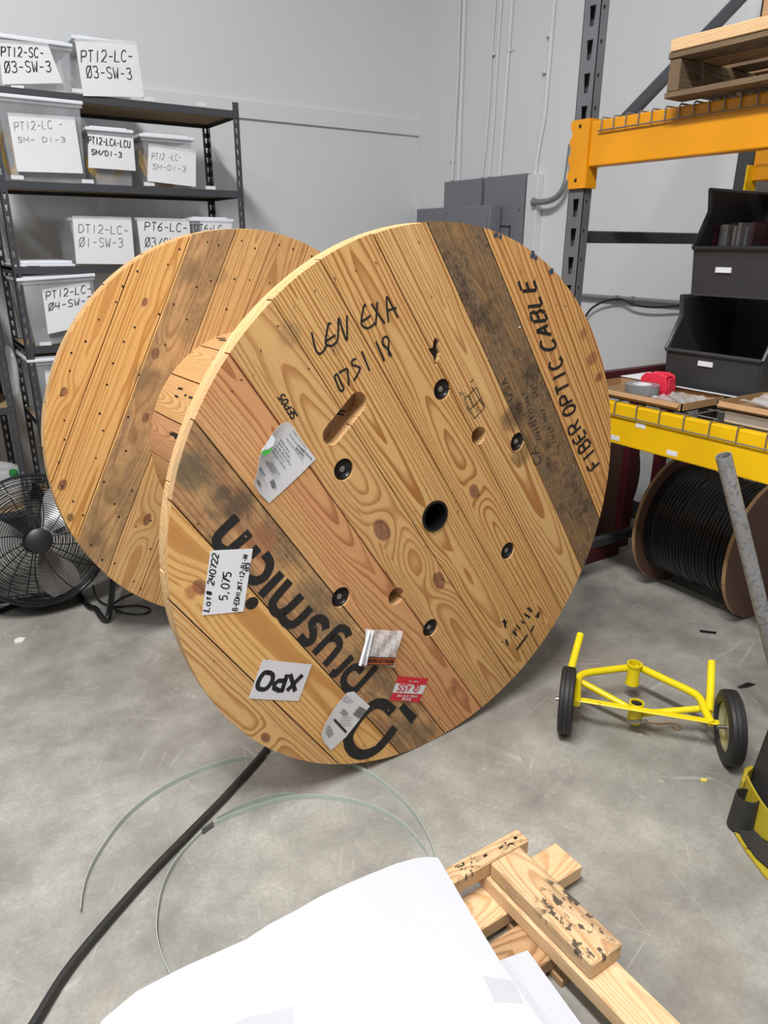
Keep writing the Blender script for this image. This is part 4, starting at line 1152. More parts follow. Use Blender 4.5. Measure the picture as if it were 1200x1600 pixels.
# bags on the neighbouring unit
def bag(label, c, s, seed, mat='bag', grp=None):
    o = blob('plastic_bag', c, *s, MT[mat], None, seed, .22, 4)
    return tag(o, label, 'bag', grp)
bag('crumpled clear plastic bag hanging on the second shelving unit between the posts', (.455, 4.13, .86), (.028, .06, .12), 3)
bag('white plastic bag of parts on the second shelving unit at the left edge', (.30, 4.16, .80), (.09, .09, .09), 5, 'paper')
bag('clear plastic bag on the bottom shelf behind the fan', (.30, 4.12, .275), (.16, .10, .13), 8)
tag(MB().lathe([(0, .02), (.019, .02), (.021, .016), (.021, 0), (0, 0)], PY(21, 738, 4.02)-Vector((0, 0, .01)), (0, -.3, 1), 20).build('bottle_cap', MT['lens'], smooth=True), 'green bottle cap on the clear bag behind the fan', 'bottle cap')

# ------------------------------------------------------------------ drum fan
fan = thing('floor_fan', 'black high-velocity floor fan with silver blades standing in front of the shelves', 'fan')
FC = Vector((0.331, 3.10, 0.318)); FN = Vector((-.03, -.955, .30)).normalized()
F1 = FN.cross(Vector((0, 0, 1))).normalized(); F1 = -F1 if F1.x < 0 else F1
F2 = FN.cross(F1); F2 = -F2 if F2.z < 0 else F2
def fp(r, a, h): return FC+(F1*math.cos(a)+F2*math.sin(a))*r+FN*h
FR = 0.272
def ring(m, r, h, w, n=56): m.tube([fp(r, 2*math.pi*i/n, h) for i in range(n)], w, 5, closed=True)
m = MB()
for i in range(24):
    r = .062+(FR-.062)*i/23; ring(m, r, .055-.055*(r/FR)**3, .0016)
for k in range(12):
    a = 2*math.pi*k/12+.1
    m.tube([fp(.05+(FR-.05)*t, a+.35*t, .053-.055*((.05+(FR-.05)*t)/FR)**3) for t in [i/10 for i in range(11)]], .0024, 5)
ring(m, FR, 0, .006)
m.build('front_grille', MT['fan_black'], fan, smooth=True)
m = MB().lathe([(0, .072), (.040, .072), (.050, .066), (.053, .05), (.050, .045), (0, .045)], FC, FN, 36)
m.build('grille_cap', MT['black'], fan, smooth=True)
m = MB()
for i in range(16):
    r = .05+(FR-.05)*i/15; ring(m, r, -.155, .0016, 44)
for k in range(10):
    a = 2*math.pi*k/10; m.tube([fp(.03, a, -.155), fp(FR, a, -.155)], .0024, 5)
m.lathe([(0, -.20), (.055, -.20), (.06, -.19), (.06, -.10), (0, -.10)], FC, FN, 24)
m.build('rear_grille', MT['fan_black'], fan, smooth=True)
m = MB().lathe([(FR, -.165), (FR+.004, -.160), (FR+.004, -.015), (FR, -.01), (FR-.002, -.01), (FR-.002, -.165)], FC, FN, 56)
m.build('housing', MT['fan_black'], fan, smooth=True)
for k in range(3):
    a0 = R_(18)+2*math.pi*k/3+R_(25)
    m = MB(); top = []; n = 8
    def bl(i, j):
        t = i/n; r = .055+(FR-.075)*t
        wd = .28+.62*math.sin(math.pi*min(1, .18+t*.72)); s = (j/6-.5)
        return fp(r, a0+wd*s*1.05+.1*t, -.045-.05*s-.012*math.sin(math.pi*(s+.5)))
    for dz in (0, .002):
        b0 = len(m.v)
        for i in range(n+1):
            for j in range(7): m.v.append(tuple(bl(i, j)-FN*dz))
        for i in range(n):
            for j in range(6):
                q = b0+i*7+j; m.f.append((q, q+1, q+8, q+7)); m.mi.append(0)
    m.build('blade', MT['alu'], fan, smooth=True)
m = MB().lathe([(0, -.02), (.045, -.02), (.055, -.03), (.055, -.08), (0, -.08)], FC, FN, 28); m.build('blade_hub', MT['fan_black'], fan, smooth=True)
m = MB()
sR = FC+F1*(FR+.02)-FN*.08; sL = FC-F1*(FR+.02)-FN*.08
P = smooth_path([sR, Vector((sR.x+.02, sR.y-.02, .22)), PZ(172, 950, .05), PZ(163, 968, .014), PZ(150, 952, .013), Vector((.47, 3.02, .013)), Vector((.46, 3.22, .013))], 6)
m.tube(P, .0125, 10)
P = smooth_path([sL, Vector((sL.x-.02, sL.y-.02, .20)), Vector((sL.x-.01, sL.y-.17, .05)), Vector((sL.x, sL.y-.2, .014)), Vector((sL.x+.04, sL.y-.1, .013)), Vector((sL.x+.05, sL.y+.12, .013))], 6)
m.tube(P, .0125, 10)
m.tube([Vector((.46, 3.2, .013)), Vector((sL.x+.05, sL.y+.1, .013))], .0125, 10)
m.tube([PZ(-8, 958, .0135), PZ(42, 938, .0135), Vector((.36, 3.12, .0135))], .0115, 10)
m.build('stand', MT['fan_black'], fan, smooth=True)
m = MB()
for s_, c in ((1, sR), (-1, sL)): m.lathe([(0, .012), (.022, .012), (.026, 0), (.026, -.012), (0, -.012)], c-F1*s_*.004, F1, 16)
m.build('pivot_knob', MT['black'], fan, smooth=True)
m = MB().tube(smooth_path([PZ(145, 915, .06), PZ(152, 935, .02), PZ(168, 946, .006), PZ(185, 948, .006), PZ(214, 946, .006), PZ(234, 951, .006), PZ(228, 958, .006), PZ(205, 959, .006), PZ(186, 955, .006), PZ(176, 945, .006), PZ(200, 930, .006), PZ(250, 915, .006)], 8), .0042, 8)
lab(m.build('power_cord', MT['black_cable'], fan, smooth=True), 'black power cord looping on the floor')

# ------------------------------------------------------------------ pallet rack on the right
rack = thing('pallet_rack', 'grey pallet rack with yellow beams along the right wall', 'pallet rack')
RX, RXb, RY0, RY1 = 2.20, 3.27, 2.018, 2.094
def rack_post(name, xf, sgn, mat):
    m = MB(); H = 3.3; cells = []; z = .08
    while z < H-.1:
        cells.append((z-.045, z+.045, [(.026, z-.032), (.044, z-.032), (.050, z+.030), (.022, z+.030)])); z += .1016
    punched(m, (xf, RY0, 0), (0, 1, 0), (0, 0, 1), (sgn, 0, 0), RY1-RY0, H, cells, .0025)
    cells = []; z = .10
    while z < H-.1:
        cells.append((z-.012, z+.012, [(.013, z-.006), (.023, z-.006), (.023, z+.006), (.013, z+.006)])); z += .1016
    for y in (RY0, RY1-.0025):
        punched(m, (xf, y, 0), (sgn, 0, 0), (0, 0, 1), (0, 1, 0), .040, H, cells, .0025)
    xa, xb = sorted((xf+sgn*.037, xf+sgn*.040)); m.box((xa, RY0+.003, .01), (xb, RY1-.003, H))  # unseen inner plate, added so the slots look dark
    m.box((min(xf, xf+sgn*.10), RY0-.012, 0), (max(xf, xf+sgn*.10), RY1+.012, .006))
    return m.build(name, mat, rack)
rack_post('front_post', RX, 1, MT['rack_grey'])
rack_post('rear_post', RXb, -1, MT['rack_dark'])
yc = (RY0+RY1)/2
for z in (1.503, .18):
    MB().box((RX+.04, yc-.016, z-.022), (RXb-.04, yc+.016, z+.022)).build('horizontal_brace', MT['rack_dark'], rack, bevel=.004)
P0, P1 = PY(985, 178, yc), PY(1150, 5, yc)
d = (P1-P0); a = P0-d*((P0.x-RX-.05)/d.x); bq = P0+d*((RXb-.05-P0.x)/d.x)
MB().tube([a, bq], .024, 14).build('diagonal_brace', MT['rack_dark'], rack, smooth=True)
def beam(name, zb, zt, mat, yfrom, yto, step=.026):
    m = MB()
    m.prism([(RX-.004, yfrom, zb), (RX-.004, yfrom, zt-step), (RX-.004, yfrom, zt), (RX+.03, yfrom, zt), (RX+.03, yfrom, zt-step), (RX+.05, yfrom, zt-step), (RX+.05, yfrom, zb)], (0, yto-yfrom, 0))
    o = m.build(name, mat, rack, bevel=.005, seg=2)
    return o
BY0 = -1.0
def connector(z0, z1, mat, parent, zb=None):
    m = MB()
    m.box((RX-.012, RY0+.004, z0), (RX-.004, RY1-.004, z1))
    m.box((RX-.012, RY0-.008, z0), (RX+.05, RY0+.004, z1))
    m.prism([(RX-.012, RY0-.009, z0+.075), (RX-.012, RY0-.009, z0), (RX+.045, RY0-.009, z0), (RX+.045, RY0-.009, z0+.018), (RX+.02, RY0-.009, z0+.075)], (0, -.004, 0))
    for i in range(4): m.box((RX-.012, RY1-.004, z0+.03+i*.056), (RX-.004, RY1+.004, z0+.058+i*.056))
    for zz in (z0+.028, z1-.022): m.box((RX-.0128, RY0+.03, zz-.006), (RX-.0120, RY0+.042, zz+.006), 1)
    return m.build('connector', [mat, MT['hole']], parent, bevel=.0015)
bt = beam('beam', 1.738, 1.885, MT['rack_orange'], BY0, RY0-.008)
connector(1.668, 1.895, MT['rack_orange'], bt)
lab(bt, 'upper orange-yellow beam')
bl_ = beam('beam', .768, .922, MT['rack_yellow'], BY0, RY0-.008)
connector(.70, .925, MT['rack_yellow'], bl_)
lab(bl_, 'lower yellow beam edging the table')
for (px, py) in ((1001, 665), (1050, 708), (961, 684)):
    p = PX(px, py, RX-.004); MB().box((RX-.0052, p.y-.021, p.z-.009), (RX-.004, p.y+.021, p.z+.009)).build('beam_tag', MT['tag'], bl_)
def rear_beam(zb, zt, mat):
    m = MB().box((RXb-.05, BY0, zb), (RXb+.004, RY0-.008, zt)); return m.build('rear_beam', mat, rack, bevel=.004)
rear_beam(1.738, 1.885, MT['rack_orange']); rear_beam(.768, .922, MT['rack_yellow'])
m = MB().box((RXb-.012-.075, RY0-.012, 1.60), (RXb-.012, RY0-.003, 1.80)); m.build('rear_connector', MT['rack_yellow'], rack)
def wire_deck(zt, pitch, drop, name):
    m = MB(); y = RY0-.06; r = .0026
    while y > BY0+.05:
        m.tube([(RX-.0095, y, zt-drop), (RX-.0095, y, zt+.001), (RX-.003, y, zt+.006), (RX+.02, y, zt+.006), (RXb-.03, y, zt+.006)], r, 6); y -= pitch
    m.tube([(RX-.0105-r, BY0+.05, zt-drop), (RX-.0105-r, RY0-.05, zt-drop)], r*1.1, 6)
    x = RX+.06
    while x < RXb-.05:
        m.tube([(x, BY0+.05, zt+.0012), (x, RY0-.05, zt+.0012)], r, 6); x += .12
    return m.build(name, MT['wire'], rack, smooth=True)
wire_deck(1.885, .052, .036, 'wire_deck')
wire_deck(.922, .098, .043, 'wire_deck')

# ------------------------------------------------------------------ wooden pallet on the upper beam
pal = thing('wooden_pallet', 'weathered wooden pallet overhanging the upper yellow beam, with one fresh top board', 'pallet')
zp = 1.8985; xp0 = 2.125; yp1 = PX(1040, 130, 2.125).y
for (xa, xb, mt, nm) in ((xp0, xp0+.09, 'lum_grey', 'bottom_board'), (xp0+.45, xp0+.54, 'lum_grey', 'bottom_board'), (xp0+.92, xp0+1.01, 'lum_grey', 'bottom_board')):
    board(nm, (xa, yp1-1.2, zp), (xb, yp1, zp+.017), MT[mt], pal)
for ya in (yp1-.042, yp1-.62, yp1-1.2):
    board('stringer', (xp0+.004, ya, zp+.0175), (xp0+1.01, ya+.04, zp+.106), MT['lum_grey'], pal, .003)
for k, (xa, mt) in enumerate(((xp0, 'lum_grey'), (xp0+.115, 'lum_old'), (xp0+.26, 'lum_grey'), (xp0+.39, 'lum_old'), (xp0+.52, 'lum_grey'), (xp0+.65, 'lum_old'), (xp0+.78, 'lum_grey'), (xp0+.91, 'lum_grey'))):
    board('deck_board', (xa, yp1-1.2, zp+.1065), (xa+.10, yp1+.002, zp+.124), MT[mt], pal)
lab(board('top_rail', (xp0-.004, yp1-1.2, zp+.1245), (xp0+.086, yp1-.004, zp+.158), MT['lum_clean'], pal), 'fresh pale top board')
q = PX(1192, 24, xp0+.02)
o = board('timber_block', (xp0+.01, q.y-.40, zp+.159), (xp0+.10, q.y, zp+.235), MT['lum_old'], None, .004)
tag(o, 'end of a brown timber block lying on the pallet at the top right corner', 'timber')

# ------------------------------------------------------------------ things on the yellow-edged table
ZT = .9315
tb = thing('stack_bin', 'lower charcoal stacking bin of two on the table', 'stacking bin', group='charcoal stacking bins')
def stack_bin(root, x0, y0, y1, z0, h=.36, dep=.42):
    """open-fronted bin; front faces the aisle (-x), y0 < y1"""
    t = .008; lip = .165
    m = MB()
    m.box((x0+.02, y0, z0), (x0+dep, y1, z0+t))
    m.hexa([(x0+.022, y0+t, z0), (x0+.022+t, y0+t, z0), (x0+.022+t, y1-t, z0), (x0+.022, y1-t, z0), (x0, y0+t, z0+lip), (x0+t, y0+t, z0+lip), (x0+t, y1-t, z0+lip), (x0, y1-t, z0+lip)])
    m.box((x0+dep-t, y0, z0), (x0+dep, y1, z0+h))
    for ya in (y0, y1-t):
        m.prism([(x0+.022, ya, z0), (x0, ya, z0+lip), (x0+.015, ya, z0+lip+.03), (x0+.065, ya, z0+h*.80), (x0+.055, ya, z0+h), (x0+dep, ya, z0+h), (x0+dep, ya, z0)], (0, t, 0))
    m.build('shell', MT['bin_black'], root, bevel=.002)
    m = MB()
    for ya in (y0-.006, y1-.004):
        P = [Vector((x0+.0, ya+.005, z0+lip)), Vector((x0+.02, ya+.005, z0+lip+.035)), Vector((x0+.065, ya+.005, z0+h*.80)), Vector((x0+.050, ya+.005, z0+h)), Vector((x0+dep, ya+.005, z0+h))]
        m.tube(P, .0075, 8)
    m.tube([Vector((x0-.002, y0, z0+lip)), Vector((x0-.002, y1, z0+lip))], .0075, 8)
    m.tube([Vector((x0+dep, y0, z0+h)), Vector((x0+dep, y1, z0+h))], .0075, 8)
    m.build('rolled_rim', MT['bin_black'], root, smooth=True)
    m = MB()
    for k in range(1, 3): 
        x = x0+.10+.12*k
        m.box((x, y0-.003, z0+.02), (x+.02, y0+.001, z0+h-.02)); m.box((x, y1-.001, z0+.02), (x+.02, y1+.003, z0+h-.02))
    m.build('side_ribs', MT['bin_black'], root)
def bin_tag(root, px, py, x, z0, lip=.165):
    p = PX(px, py, x-.002)
    f = (p.z-z0)/lip; xx = x+.022*(1-f)-.002
    MB().box((xx-.003, p.y-.03, p.z-.009), (xx+.002, p.y+.03, p.z+.009)).build('bin_tag', MT['tag'], root)
BX = 2.49
stack_bin(tb, BX, 1.40, 1.79, ZT)
bin_tag(tb, 1101, 569, BX, ZT)
tb2 = thing('stack_bin', 'upper charcoal stacking bin holding bagged red parts', 'stacking bin', group='charcoal stacking bins')
stack_bin(tb2, BX-.02, 1.33, 1.72, ZT+.3685)
bin_tag(tb2, 1128, 422, BX-.02, ZT+.3685)
rg = random.Random(11)
yb0 = PX(1116, 395, BX+.1).y
for k in range(9):
    y = yb0-.012-.017*k
    m = MB(); m.box((BX+.06+rg.uniform(0, .03), y, ZT+.3775), (BX+.22, y+.011, ZT+.3775+rg.uniform(.225, .245)), 0)
    o = m.build('bagged_part', MT['bag'] if k % 4 else MT['pink'])
    tag(o, 'row of clear and red bagged parts standing in the upper charcoal bin', 'bagged part', 'bagged parts in the upper bin')
o = bag('small clear bag of parts lying in the lower charcoal bin', (BX+.16, 1.47, ZT+.05), (.07, .05, .05), 21)
cb = thing('cardboard_tray', 'flattened brown cardboard tray on the table under the tape roll', 'cardboard tray')
def tray(root, x0, x1, y0, y1, z0, h, flap):
    m = MB(); t = .004
    m.box((x0, y0, z0), (x1, y1, z0+t), 1)
    m.box((x0, y0, z0), (x0+t, y1, z0+h)); m.box((x1-t, y0, z0), (x1, y1, z0+h)); m.box((x0, y0, z0), (x1, y0+t, z0+h)); m.box((x0, y1-t, z0), (x1, y1, z0+h))
    m.build('tray_body', [MT['card'], MT['card_dk']], root)
    m = MB(); m.hexa([(x0, y0+.01, z0+h), (x0+t, y0+.01, z0+h), (x0+t, y1-.01, z0+h), (x0, y1-.01, z0+h), (x0-flap, y0+.01, z0+h*.5), (x0-flap+t, y0+.01, z0+h*.5), (x0-flap+t, y1-.01, z0+h*.5), (x0-flap, y1-.01, z0+h*.5)])
    m.build('flap', MT['card'], root)
tray(cb, 2.215, 2.47, 1.50, 1.97, ZT, .030, .012)
cb2 = thing('cardboard_tray', 'brown cardboard tray with a clear plastic bag on the white foam block', 'cardboard tray')
wf = MB().box((2.215, .70, ZT), (2.47, 1.34, ZT+.040)).build('foam_block', MT['white_foam'], bevel=.003)
tag(wf, 'white foam slab lying on the wire deck under the right cardboard tray', 'foam slab')
tray(cb2, 2.195, 2.47, .72, 1.36, ZT+.0405, .028, .018)
tape = MB().lathe([(.034, 0), (.062, 0), (.062, .05), (.034, .05), (.034, 0)], (2.30, 1.735, ZT+.0045), (0, 0, 1), 40)
tp = tape.build('tape_roll', MT['tape_silver'], smooth=True)
tag(tp, 'roll of silver duct tape on the left cardboard tray', 'tape roll')
MB().lathe([(.030, .0), (.0338, .0), (.0338, .0508), (.030, .0508), (.030, 0)], (2.30, 1.735, ZT+.0045), (0, 0, 1), 32).build('tape_core', MT['paper'], tp, smooth=True)
dp = thing('tape_dispenser', 'red tape dispenser standing behind the duct tape roll', 'tape dispenser')
c = Vector((2.375, 1.745, ZT+.0045))
m = MB(); prof = [(0, 0), (.115, 0), (.120, .03), (.112, .075), (.085, .085), (.02, .080), (0, .06)]
m.prism([c+Vector((0, .06-y, z)) for y, z in prof], (.012, 0, 0)); m.prism([c+Vector((.048, .06-y, z)) for y, z in prof], (.012, 0, 0))
m.box(c+Vector((.012, -.06, 0)), c+Vector((.048, -.052, .07))); m.box(c+Vector((.012, -.05, .07)), c+Vector((.048, .03, .078)))
m.build('frame', MT['dispenser'], dp, bevel=.003)
MB().lathe([(.02, 0), (.036, 0), (.036, .034), (.02, .034), (.02, 0)], c+Vector((.013, .02, .040)), (1, 0, 0), 24).build('packing_tape', MT['navy'], dp, smooth=True)
m = MB().prism([c+Vector((-.002, .06-y, z)) for y, z in ((.06, .012), (.085, .012), (.09, .04), (.075, .05), (.06, .04))], (.0018, 0, 0)); m.build('dark_print', MT['navy'], dp)
m = MB(); sheet(m, [(2.66, 1.98, ZT+.034), (2.62, 1.82, ZT+.034), (2.475, 1.82, ZT+.033), (2.475, 1.98, ZT+.033)], (0, 0, 1), .002, 0, .004, 6)
o = m.build('paper_sheet', MT['paper']); tag(o, 'white papers lying at the back of the left cardboard tray', 'paper')
o = MB().box((2.45, 1.42, ZT+.0355), (2.468, 1.72, ZT+.0365)).build('paper_strip', MT['paper'])
tag(o, 'white paper strip lying along the front of the lower charcoal bin', 'paper')
def film(name, label, x0, x1, y0, y1, z, amp, seed, mat='bag'):
    rg = random.Random(seed); ph = [(rg.uniform(6, 26), rg.uniform(6, 26), rg.uniform(0, 6)) for _ in range(6)]
    m = MB(); sheet(m, [(x0, y1, z), (x1, y1, z), (x1, y0, z), (x0, y0, z)], (0, 0, 1), .001, 0, lambda s, t: amp*(1+sum(math.sin(a*s+b*t+p) for a, b, p in ph)/6), 22)
    return tag(m.build(name, MT[mat], smooth=True), label, 'bag')
film('plastic_bag', 'crumpled clear plastic bag on the right cardboard tray', 2.22, 2.44, .80, 1.30, ZT+.062, .012, 4)
film('plastic_bag', 'crumpled clear plastic film between the duct tape and the right tray', 2.235, 2.42, 1.51, 1.66, ZT+.014, .010, 6)

# ------------------------------------------------------------------ spools of black cable under the table
def spool(label, x, y0, y1, R, grp, cable=True, inner=.20, rot=0):
    s = thing('cable_spool', label, 'cable spool', group=grp)
    for k, (ya, yb) in enumerate(((y0, y0+.016), (y1-.016, y1))):
        m = MB(); n = 64
        m.prism([(x+R*math.cos(2*math.pi*i/n), ya, R+.0005+R*math.sin(2*math.pi*i/n)) for i in range(n)], (0, yb-ya, 0), 0, 1)
        m.build('flange', [MT['spool'], MT['spool_edge']], s)
    if cable:
        m = MB(); rg = random.Random(2); n = 26; w = (y1-y0-.036)/n
        for i in range(n):
            yy = y0+.018+w*(i+.5); r = inner+rg.uniform(-.006, .006)
            m.tube([(x+r*math.cos(2*math.pi*j/40), yy+rg.uniform(-.0015, .0015), R+r*math.sin(2*math.pi*j/40)) for j in range(40)], w*.53, 6, closed=True)
        m.build('wound_cable', MT['black_cable'], s, smooth=True)
    m = MB().lathe([(inner-.02, 0), (inner-.02, y1-y0-.04)], (x, y0+.02, R), (0, 1, 0), 32); m.build('core', MT['spool'], s, smooth=True)
    return s
spool('brown spool wound with black cable under the yellow table, nearest to the aisle', 2.84, 1.42, 1.87, .302, 'cable spools under the table', inner=.24)
spool('dark brown empty spool standing behind the rack post at the far end of the table', 2.78, 2.30, 2.60, .34, 'cable spools under the table', False, .12)

# ------------------------------------------------------------------ maroon frame by the wall
mf = thing('steel_stand', 'dark maroon steel stand standing by the wall behind the rack', 'steel stand')
MY = 2.20
pA, pB = PY(944, 590, MY), PY(1040, 572, MY)
MB().box((2.28, MY-.02, pA.z-.035), (3.20, MY+.02, pA.z+.028)).build('top_rail', MT['maroon'], mf, bevel=.003)
pc = PY(985, 720, MY)
m = MB().box((pc.x-.04, MY-.02, .03), (pc.x+.04, MY+.02, pA.z-.03)); m.build('leg', MT['maroon'], mf, bevel=.003)
m = MB().box((2.24, MY-.03, 0), (2.86, MY+.03, .06)); m.build('foot', MT['maroon'], mf, bevel=.004)
MB().box((3.10, MY-.02, 0), (3.16, MY+.02, pA.z-.03)).build('leg', MT['maroon'], mf, bevel=.003)

# ------------------------------------------------------------------ right wall: panels, conduits
def on_wall(y0, y1, z0, z1, dep): return (XB-dep, y0, z0), (XB, y1, z1)
def panel(name, label, y0, y1, z0, z1, dep, door=None):
    p = thing(name, label, 'electrical panel', group='grey electrical panels on the right wall')
    a, b = on_wall(y0, y1, z0, z1, dep); a = (a[0], a[1], a[2]); b = (b[0]-.001, b[1], b[2])
    MB().box(a, b).build('cover', MT['panel'], p, bevel=.006, seg=2)
    if door:
        d0_, d1_, dz0, dz1 = door
        f = XB-dep-.0005
        MB().box((f-.004, d0_, dz0), (f, d1_, dz1)).build('door', MT['panel'], p, bevel=.003)
        m = MB()
        w_ = (d1_-d0_); ya, yb = d0_+w_*.10, d1_-w_*.16; za, zb = dz1-.30, dz1-.035
        P = smooth_path([(f-.0046, ya, za), (f-.0046, ya, zb-.02), (f-.0046, ya+.02, zb), (f-.0046, yb-.02, zb), (f-.0046, yb, zb-.02), (f-.0046, yb, za)], 3)
        ribbon(m, P, .011, (-1, 0, 0), 0, .0006)
        m.build('door_recess', MT['panel_dk'], p)
    m = MB()
    for yy in (y0+.035, y1-.035):
        m.lathe([(0, .003), (.005, .002), (.006, 0)], (XB-dep, yy, z1-.20), (-1, 0, 0), 10)
    m.build('cover_screw', MT['panel_dk'], p)
    return p
panel('electrical_panel', 'left of the two tall grey electrical panels on the right wall', 3.90, 4.286, .95, 1.877, .055, (3.93, 4.22, 1.05, 1.60))
panel('electrical_panel', 'right of the two tall grey electrical panels on the right wall', 3.50, 3.868, .95, 1.877, .055, (3.575, 3.83, 1.05, 1.618))
for lb, px0, px1, py, dep in (('low grey metal box at the room corner left of the tall panels', 649, 700, 327, .02), ('low grey metal box in front of the two tall panels', 724, 766, 323, .16)):
    a, b = PX(px0, py, XB-dep), PX(px1, py, XB-dep)
    g = thing('junction_box', lb, 'electrical box')
    MB().box((XB-dep, b.y, .95), (XB-.068 if dep > .1 else XB-.001, min(a.y, YA-.03), a.z)).build('box_body', MT['panel'], g, bevel=.005)
    MB().box((XB-dep-.004, b.y+.02, 1.0), (XB-dep-.0005, min(a.y, YA-.03)-.02, a.z-.03)).build('box_cover', MT['panel'], g, bevel=.002)
def conduit(label, pts, r=.0135, mat='conduit', grp='painted conduits on the right wall', straps=()):
    c = thing('conduit', label, 'conduit', group=grp)
    P = [PX(x, y, XB-r-.001) for x, y in pts]
    d = (P[0]-P[1]).normalized()
    if pts[0][1] <= 0: P = [P[0]+Vector((0, 0, 5.1-P[0].z))] + P
    MB().tube(P, r, 12).build('pipe', MT[mat], c, smooth=True)
    for (x, y) in straps:
        q = PX(x, y, XB-r-.001)
        m = MB().box((XB-.004, q.y-.032, q.z-.008), (XB-.0005, q.y+.032, q.z+.008)); m.lathe([(r+.0015, -.008), (r+.0015, .008)], q, (0, 0, 1), 12)
        m.build('pipe_strap', MT[mat], c)
    return c
conduit('painted wall conduit, leftmost one above the left panel', ((719, 0), (716, 110), (711, 200), (708.5, 242), (706.5, 282)), .0115, straps=((714, 146), (706, 250)))
conduit('painted wall conduit close beside the leftmost one', ((726, 0), (722, 110), (718.5, 200), (716, 282)), .0135)
conduit('painted wall conduit ending between the two panels', ((774, 0), (768, 80), (764, 160), (758.5, 230), (753, 277)), .0095, straps=((772, 84),))
conduit('painted wall conduit entering the right panel at its left corner', ((783, 0), (776, 100), (771, 190), (766.5, 240), (764, 276)), .0105)
conduit('painted wall conduit entering the middle of the right panel top', ((800, 0), (793, 100), (787, 180), (782, 245), (780, 276)), .0125, straps=((795, 78),))
conduit('painted wall conduit furthest right, bent above the white trough', ((866, 0), (857, 110), (851, 180), (840, 240), (836, 272)), .0125, straps=((858, 55), (851, 112)))
a, b = PX(824, 273, XB-.05), PX(841, 273, XB-.05)
o = MB().box((XB-.05, b.y, .95), (XB-.001, a.y, a.z)).build('wire_trough', MT['conduit'], bevel=.003)
tag(o, 'white painted wire trough right of the grey panels', 'wire trough')
g = thing('conduit', 'galvanised conduit curving up from the white trough to the rack post', 'conduit')
P = smooth_path([PX(836, 316, XB-.07), PX(858, 314, XB-.07), PX(874, 304, XB-.06), PX(884, 285, XB-.05), PX(888, 262, XB-.04), PX(893, 225, XB-.035)], 5)
MB().tube(P, .017, 12).build('pipe', MT['emt'], g, smooth=True)
MB().lathe([(.024, 0), (.024, .014), (.018, .014)], PX(833, 316, XB-.07), (0, -1, 0), 12).build('coupling', MT['emt'], g, smooth=True)
g = thing('conduit', 'galvanised conduit running level along the wall behind the black bins', 'conduit')
Pa, Pb = PX(905, 462, XB-.02), PX(1050, 473, XB-.02)
dd = Pb-Pa
MB().tube([Pa-dd*.4, Pb+dd*1.5], .014, 12).build('pipe', MT['emt'], g, smooth=True)
for x in (968, 992):
    q = Pa+dd*((x-905)/145); MB().lathe([(.017, -.012), (.017, .012)], q, (0, 1, 0), 12).build('pipe_strap', MT['emt'], g)
m = MB().tube(smooth_path([PX(900, 545, XB-.02), PX(915, 495, XB-.03), PX(935, 475, XB-.04), PX(967, 467, XB-.045), PX(990, 476, XB-.05), PX(1020, 480, XB-.05), PX(1060, 478, XB-.05)], 6), .006, 8)
tag(m.build('wall_cable', MT['black_cable'], smooth=True), 'black cable tied to the level conduit on the right wall', 'cable')

# ------------------------------------------------------------------ yellow wheeled dolly frame lying on the floor
dol = thing('wheeled_dolly', 'yellow tube-framed drum dolly with two black wheels on the floor right of the reel', 'dolly')
wl, wr = PZ(881, 1138), PZ(1131, 1184)
AX = Vector((wr.x-wl.x, wr.y-wl.y, 0)).normalized(); BK = Vector((-AX.y, AX.x, 0))
def wheel(c, ax, R, wd):
    m = MB().lathe([(R*.66, -wd*.5), (R*.92, -wd*.5), (R*.985, -wd*.40), (R, -wd*.2), (R*.985, -wd*.16), (R, -wd*.12), (R, wd*.12), (R*.985, wd*.16), (R, wd*.2), (R*.985, wd*.40), (R*.92, wd*.5), (R*.66, wd*.5), (R*.63, 0), (R*.66, -wd*.5)], c, ax, 48)
    w = m.build('wheel', MT['tyre'], dol, smooth=True)
    m = MB().lathe([(0, wd*.18), (R*.2, wd*.18), (R*.28, wd*.08), (R*.52, wd*.06), (R*.60, wd*.34), (R*.665, wd*.36), (R*.665, -wd*.36), (R*.60, -wd*.34), (R*.52, -wd*.06), (R*.28, -wd*.08), (R*.2, -wd*.18), (0, -wd*.18)], c, ax, 36)
    m.build('rim', MT['hubm'], w, smooth=True)
    m = MB().lathe([(0, wd*.95), (.007, wd*.95), (.007, -wd*.8), (0, -wd*.8)], c, ax, 10); m.build('axle_bolt', MT['bolt'], w, smooth=True)
WR_ = .107
cl = Vector((wl.x, wl.y, WR_)); crr = Vector((wr.x, wr.y, WR_+.004))
axl = (AX+Vector((0, 0, .03))).normalized(); axr = (AX+BK*.11+Vector((0, 0, .06))).normalized()
wheel(cl, axl, WR_, .044); wheel(crr, axr, WR_+.006, .044)
def DZ(x, y, z): return PZ(x, y, z)
m = MB()
m.tube(smooth_path([DZ(901, 1100, .105), DZ(902, 1078, .118), DZ(904, 1060, .124), DZ(916, 1052, .125), DZ(950, 1047, .122), DZ(984, 1043, .120)], 5), .0125, 12)
m.tube(smooth_path([DZ(996, 1041, .120), DZ(1040, 1062, .120), DZ(1078, 1080, .120), DZ(1093, 1091, .120), DZ(1101, 1108, .118), DZ(1112, 1131, .105)], 5), .0125, 12)
m.build('top_tube', MT['dolly'], dol, smooth=True)
m = MB()
hc = DZ(990, 1050, .11)
m.lathe([(.0195, -.045), (.0235, -.045), (.0235, -.038), (.021, -.03), (.021, .022), (.0245, .026), (.0245, .034), (.0195, .034), (.0195, -.045)], hc, (0, 0, 1), 24)
m.build('head_socket', MT['dolly'], dol, smooth=True)
fc = DZ(993, 1112, .075)
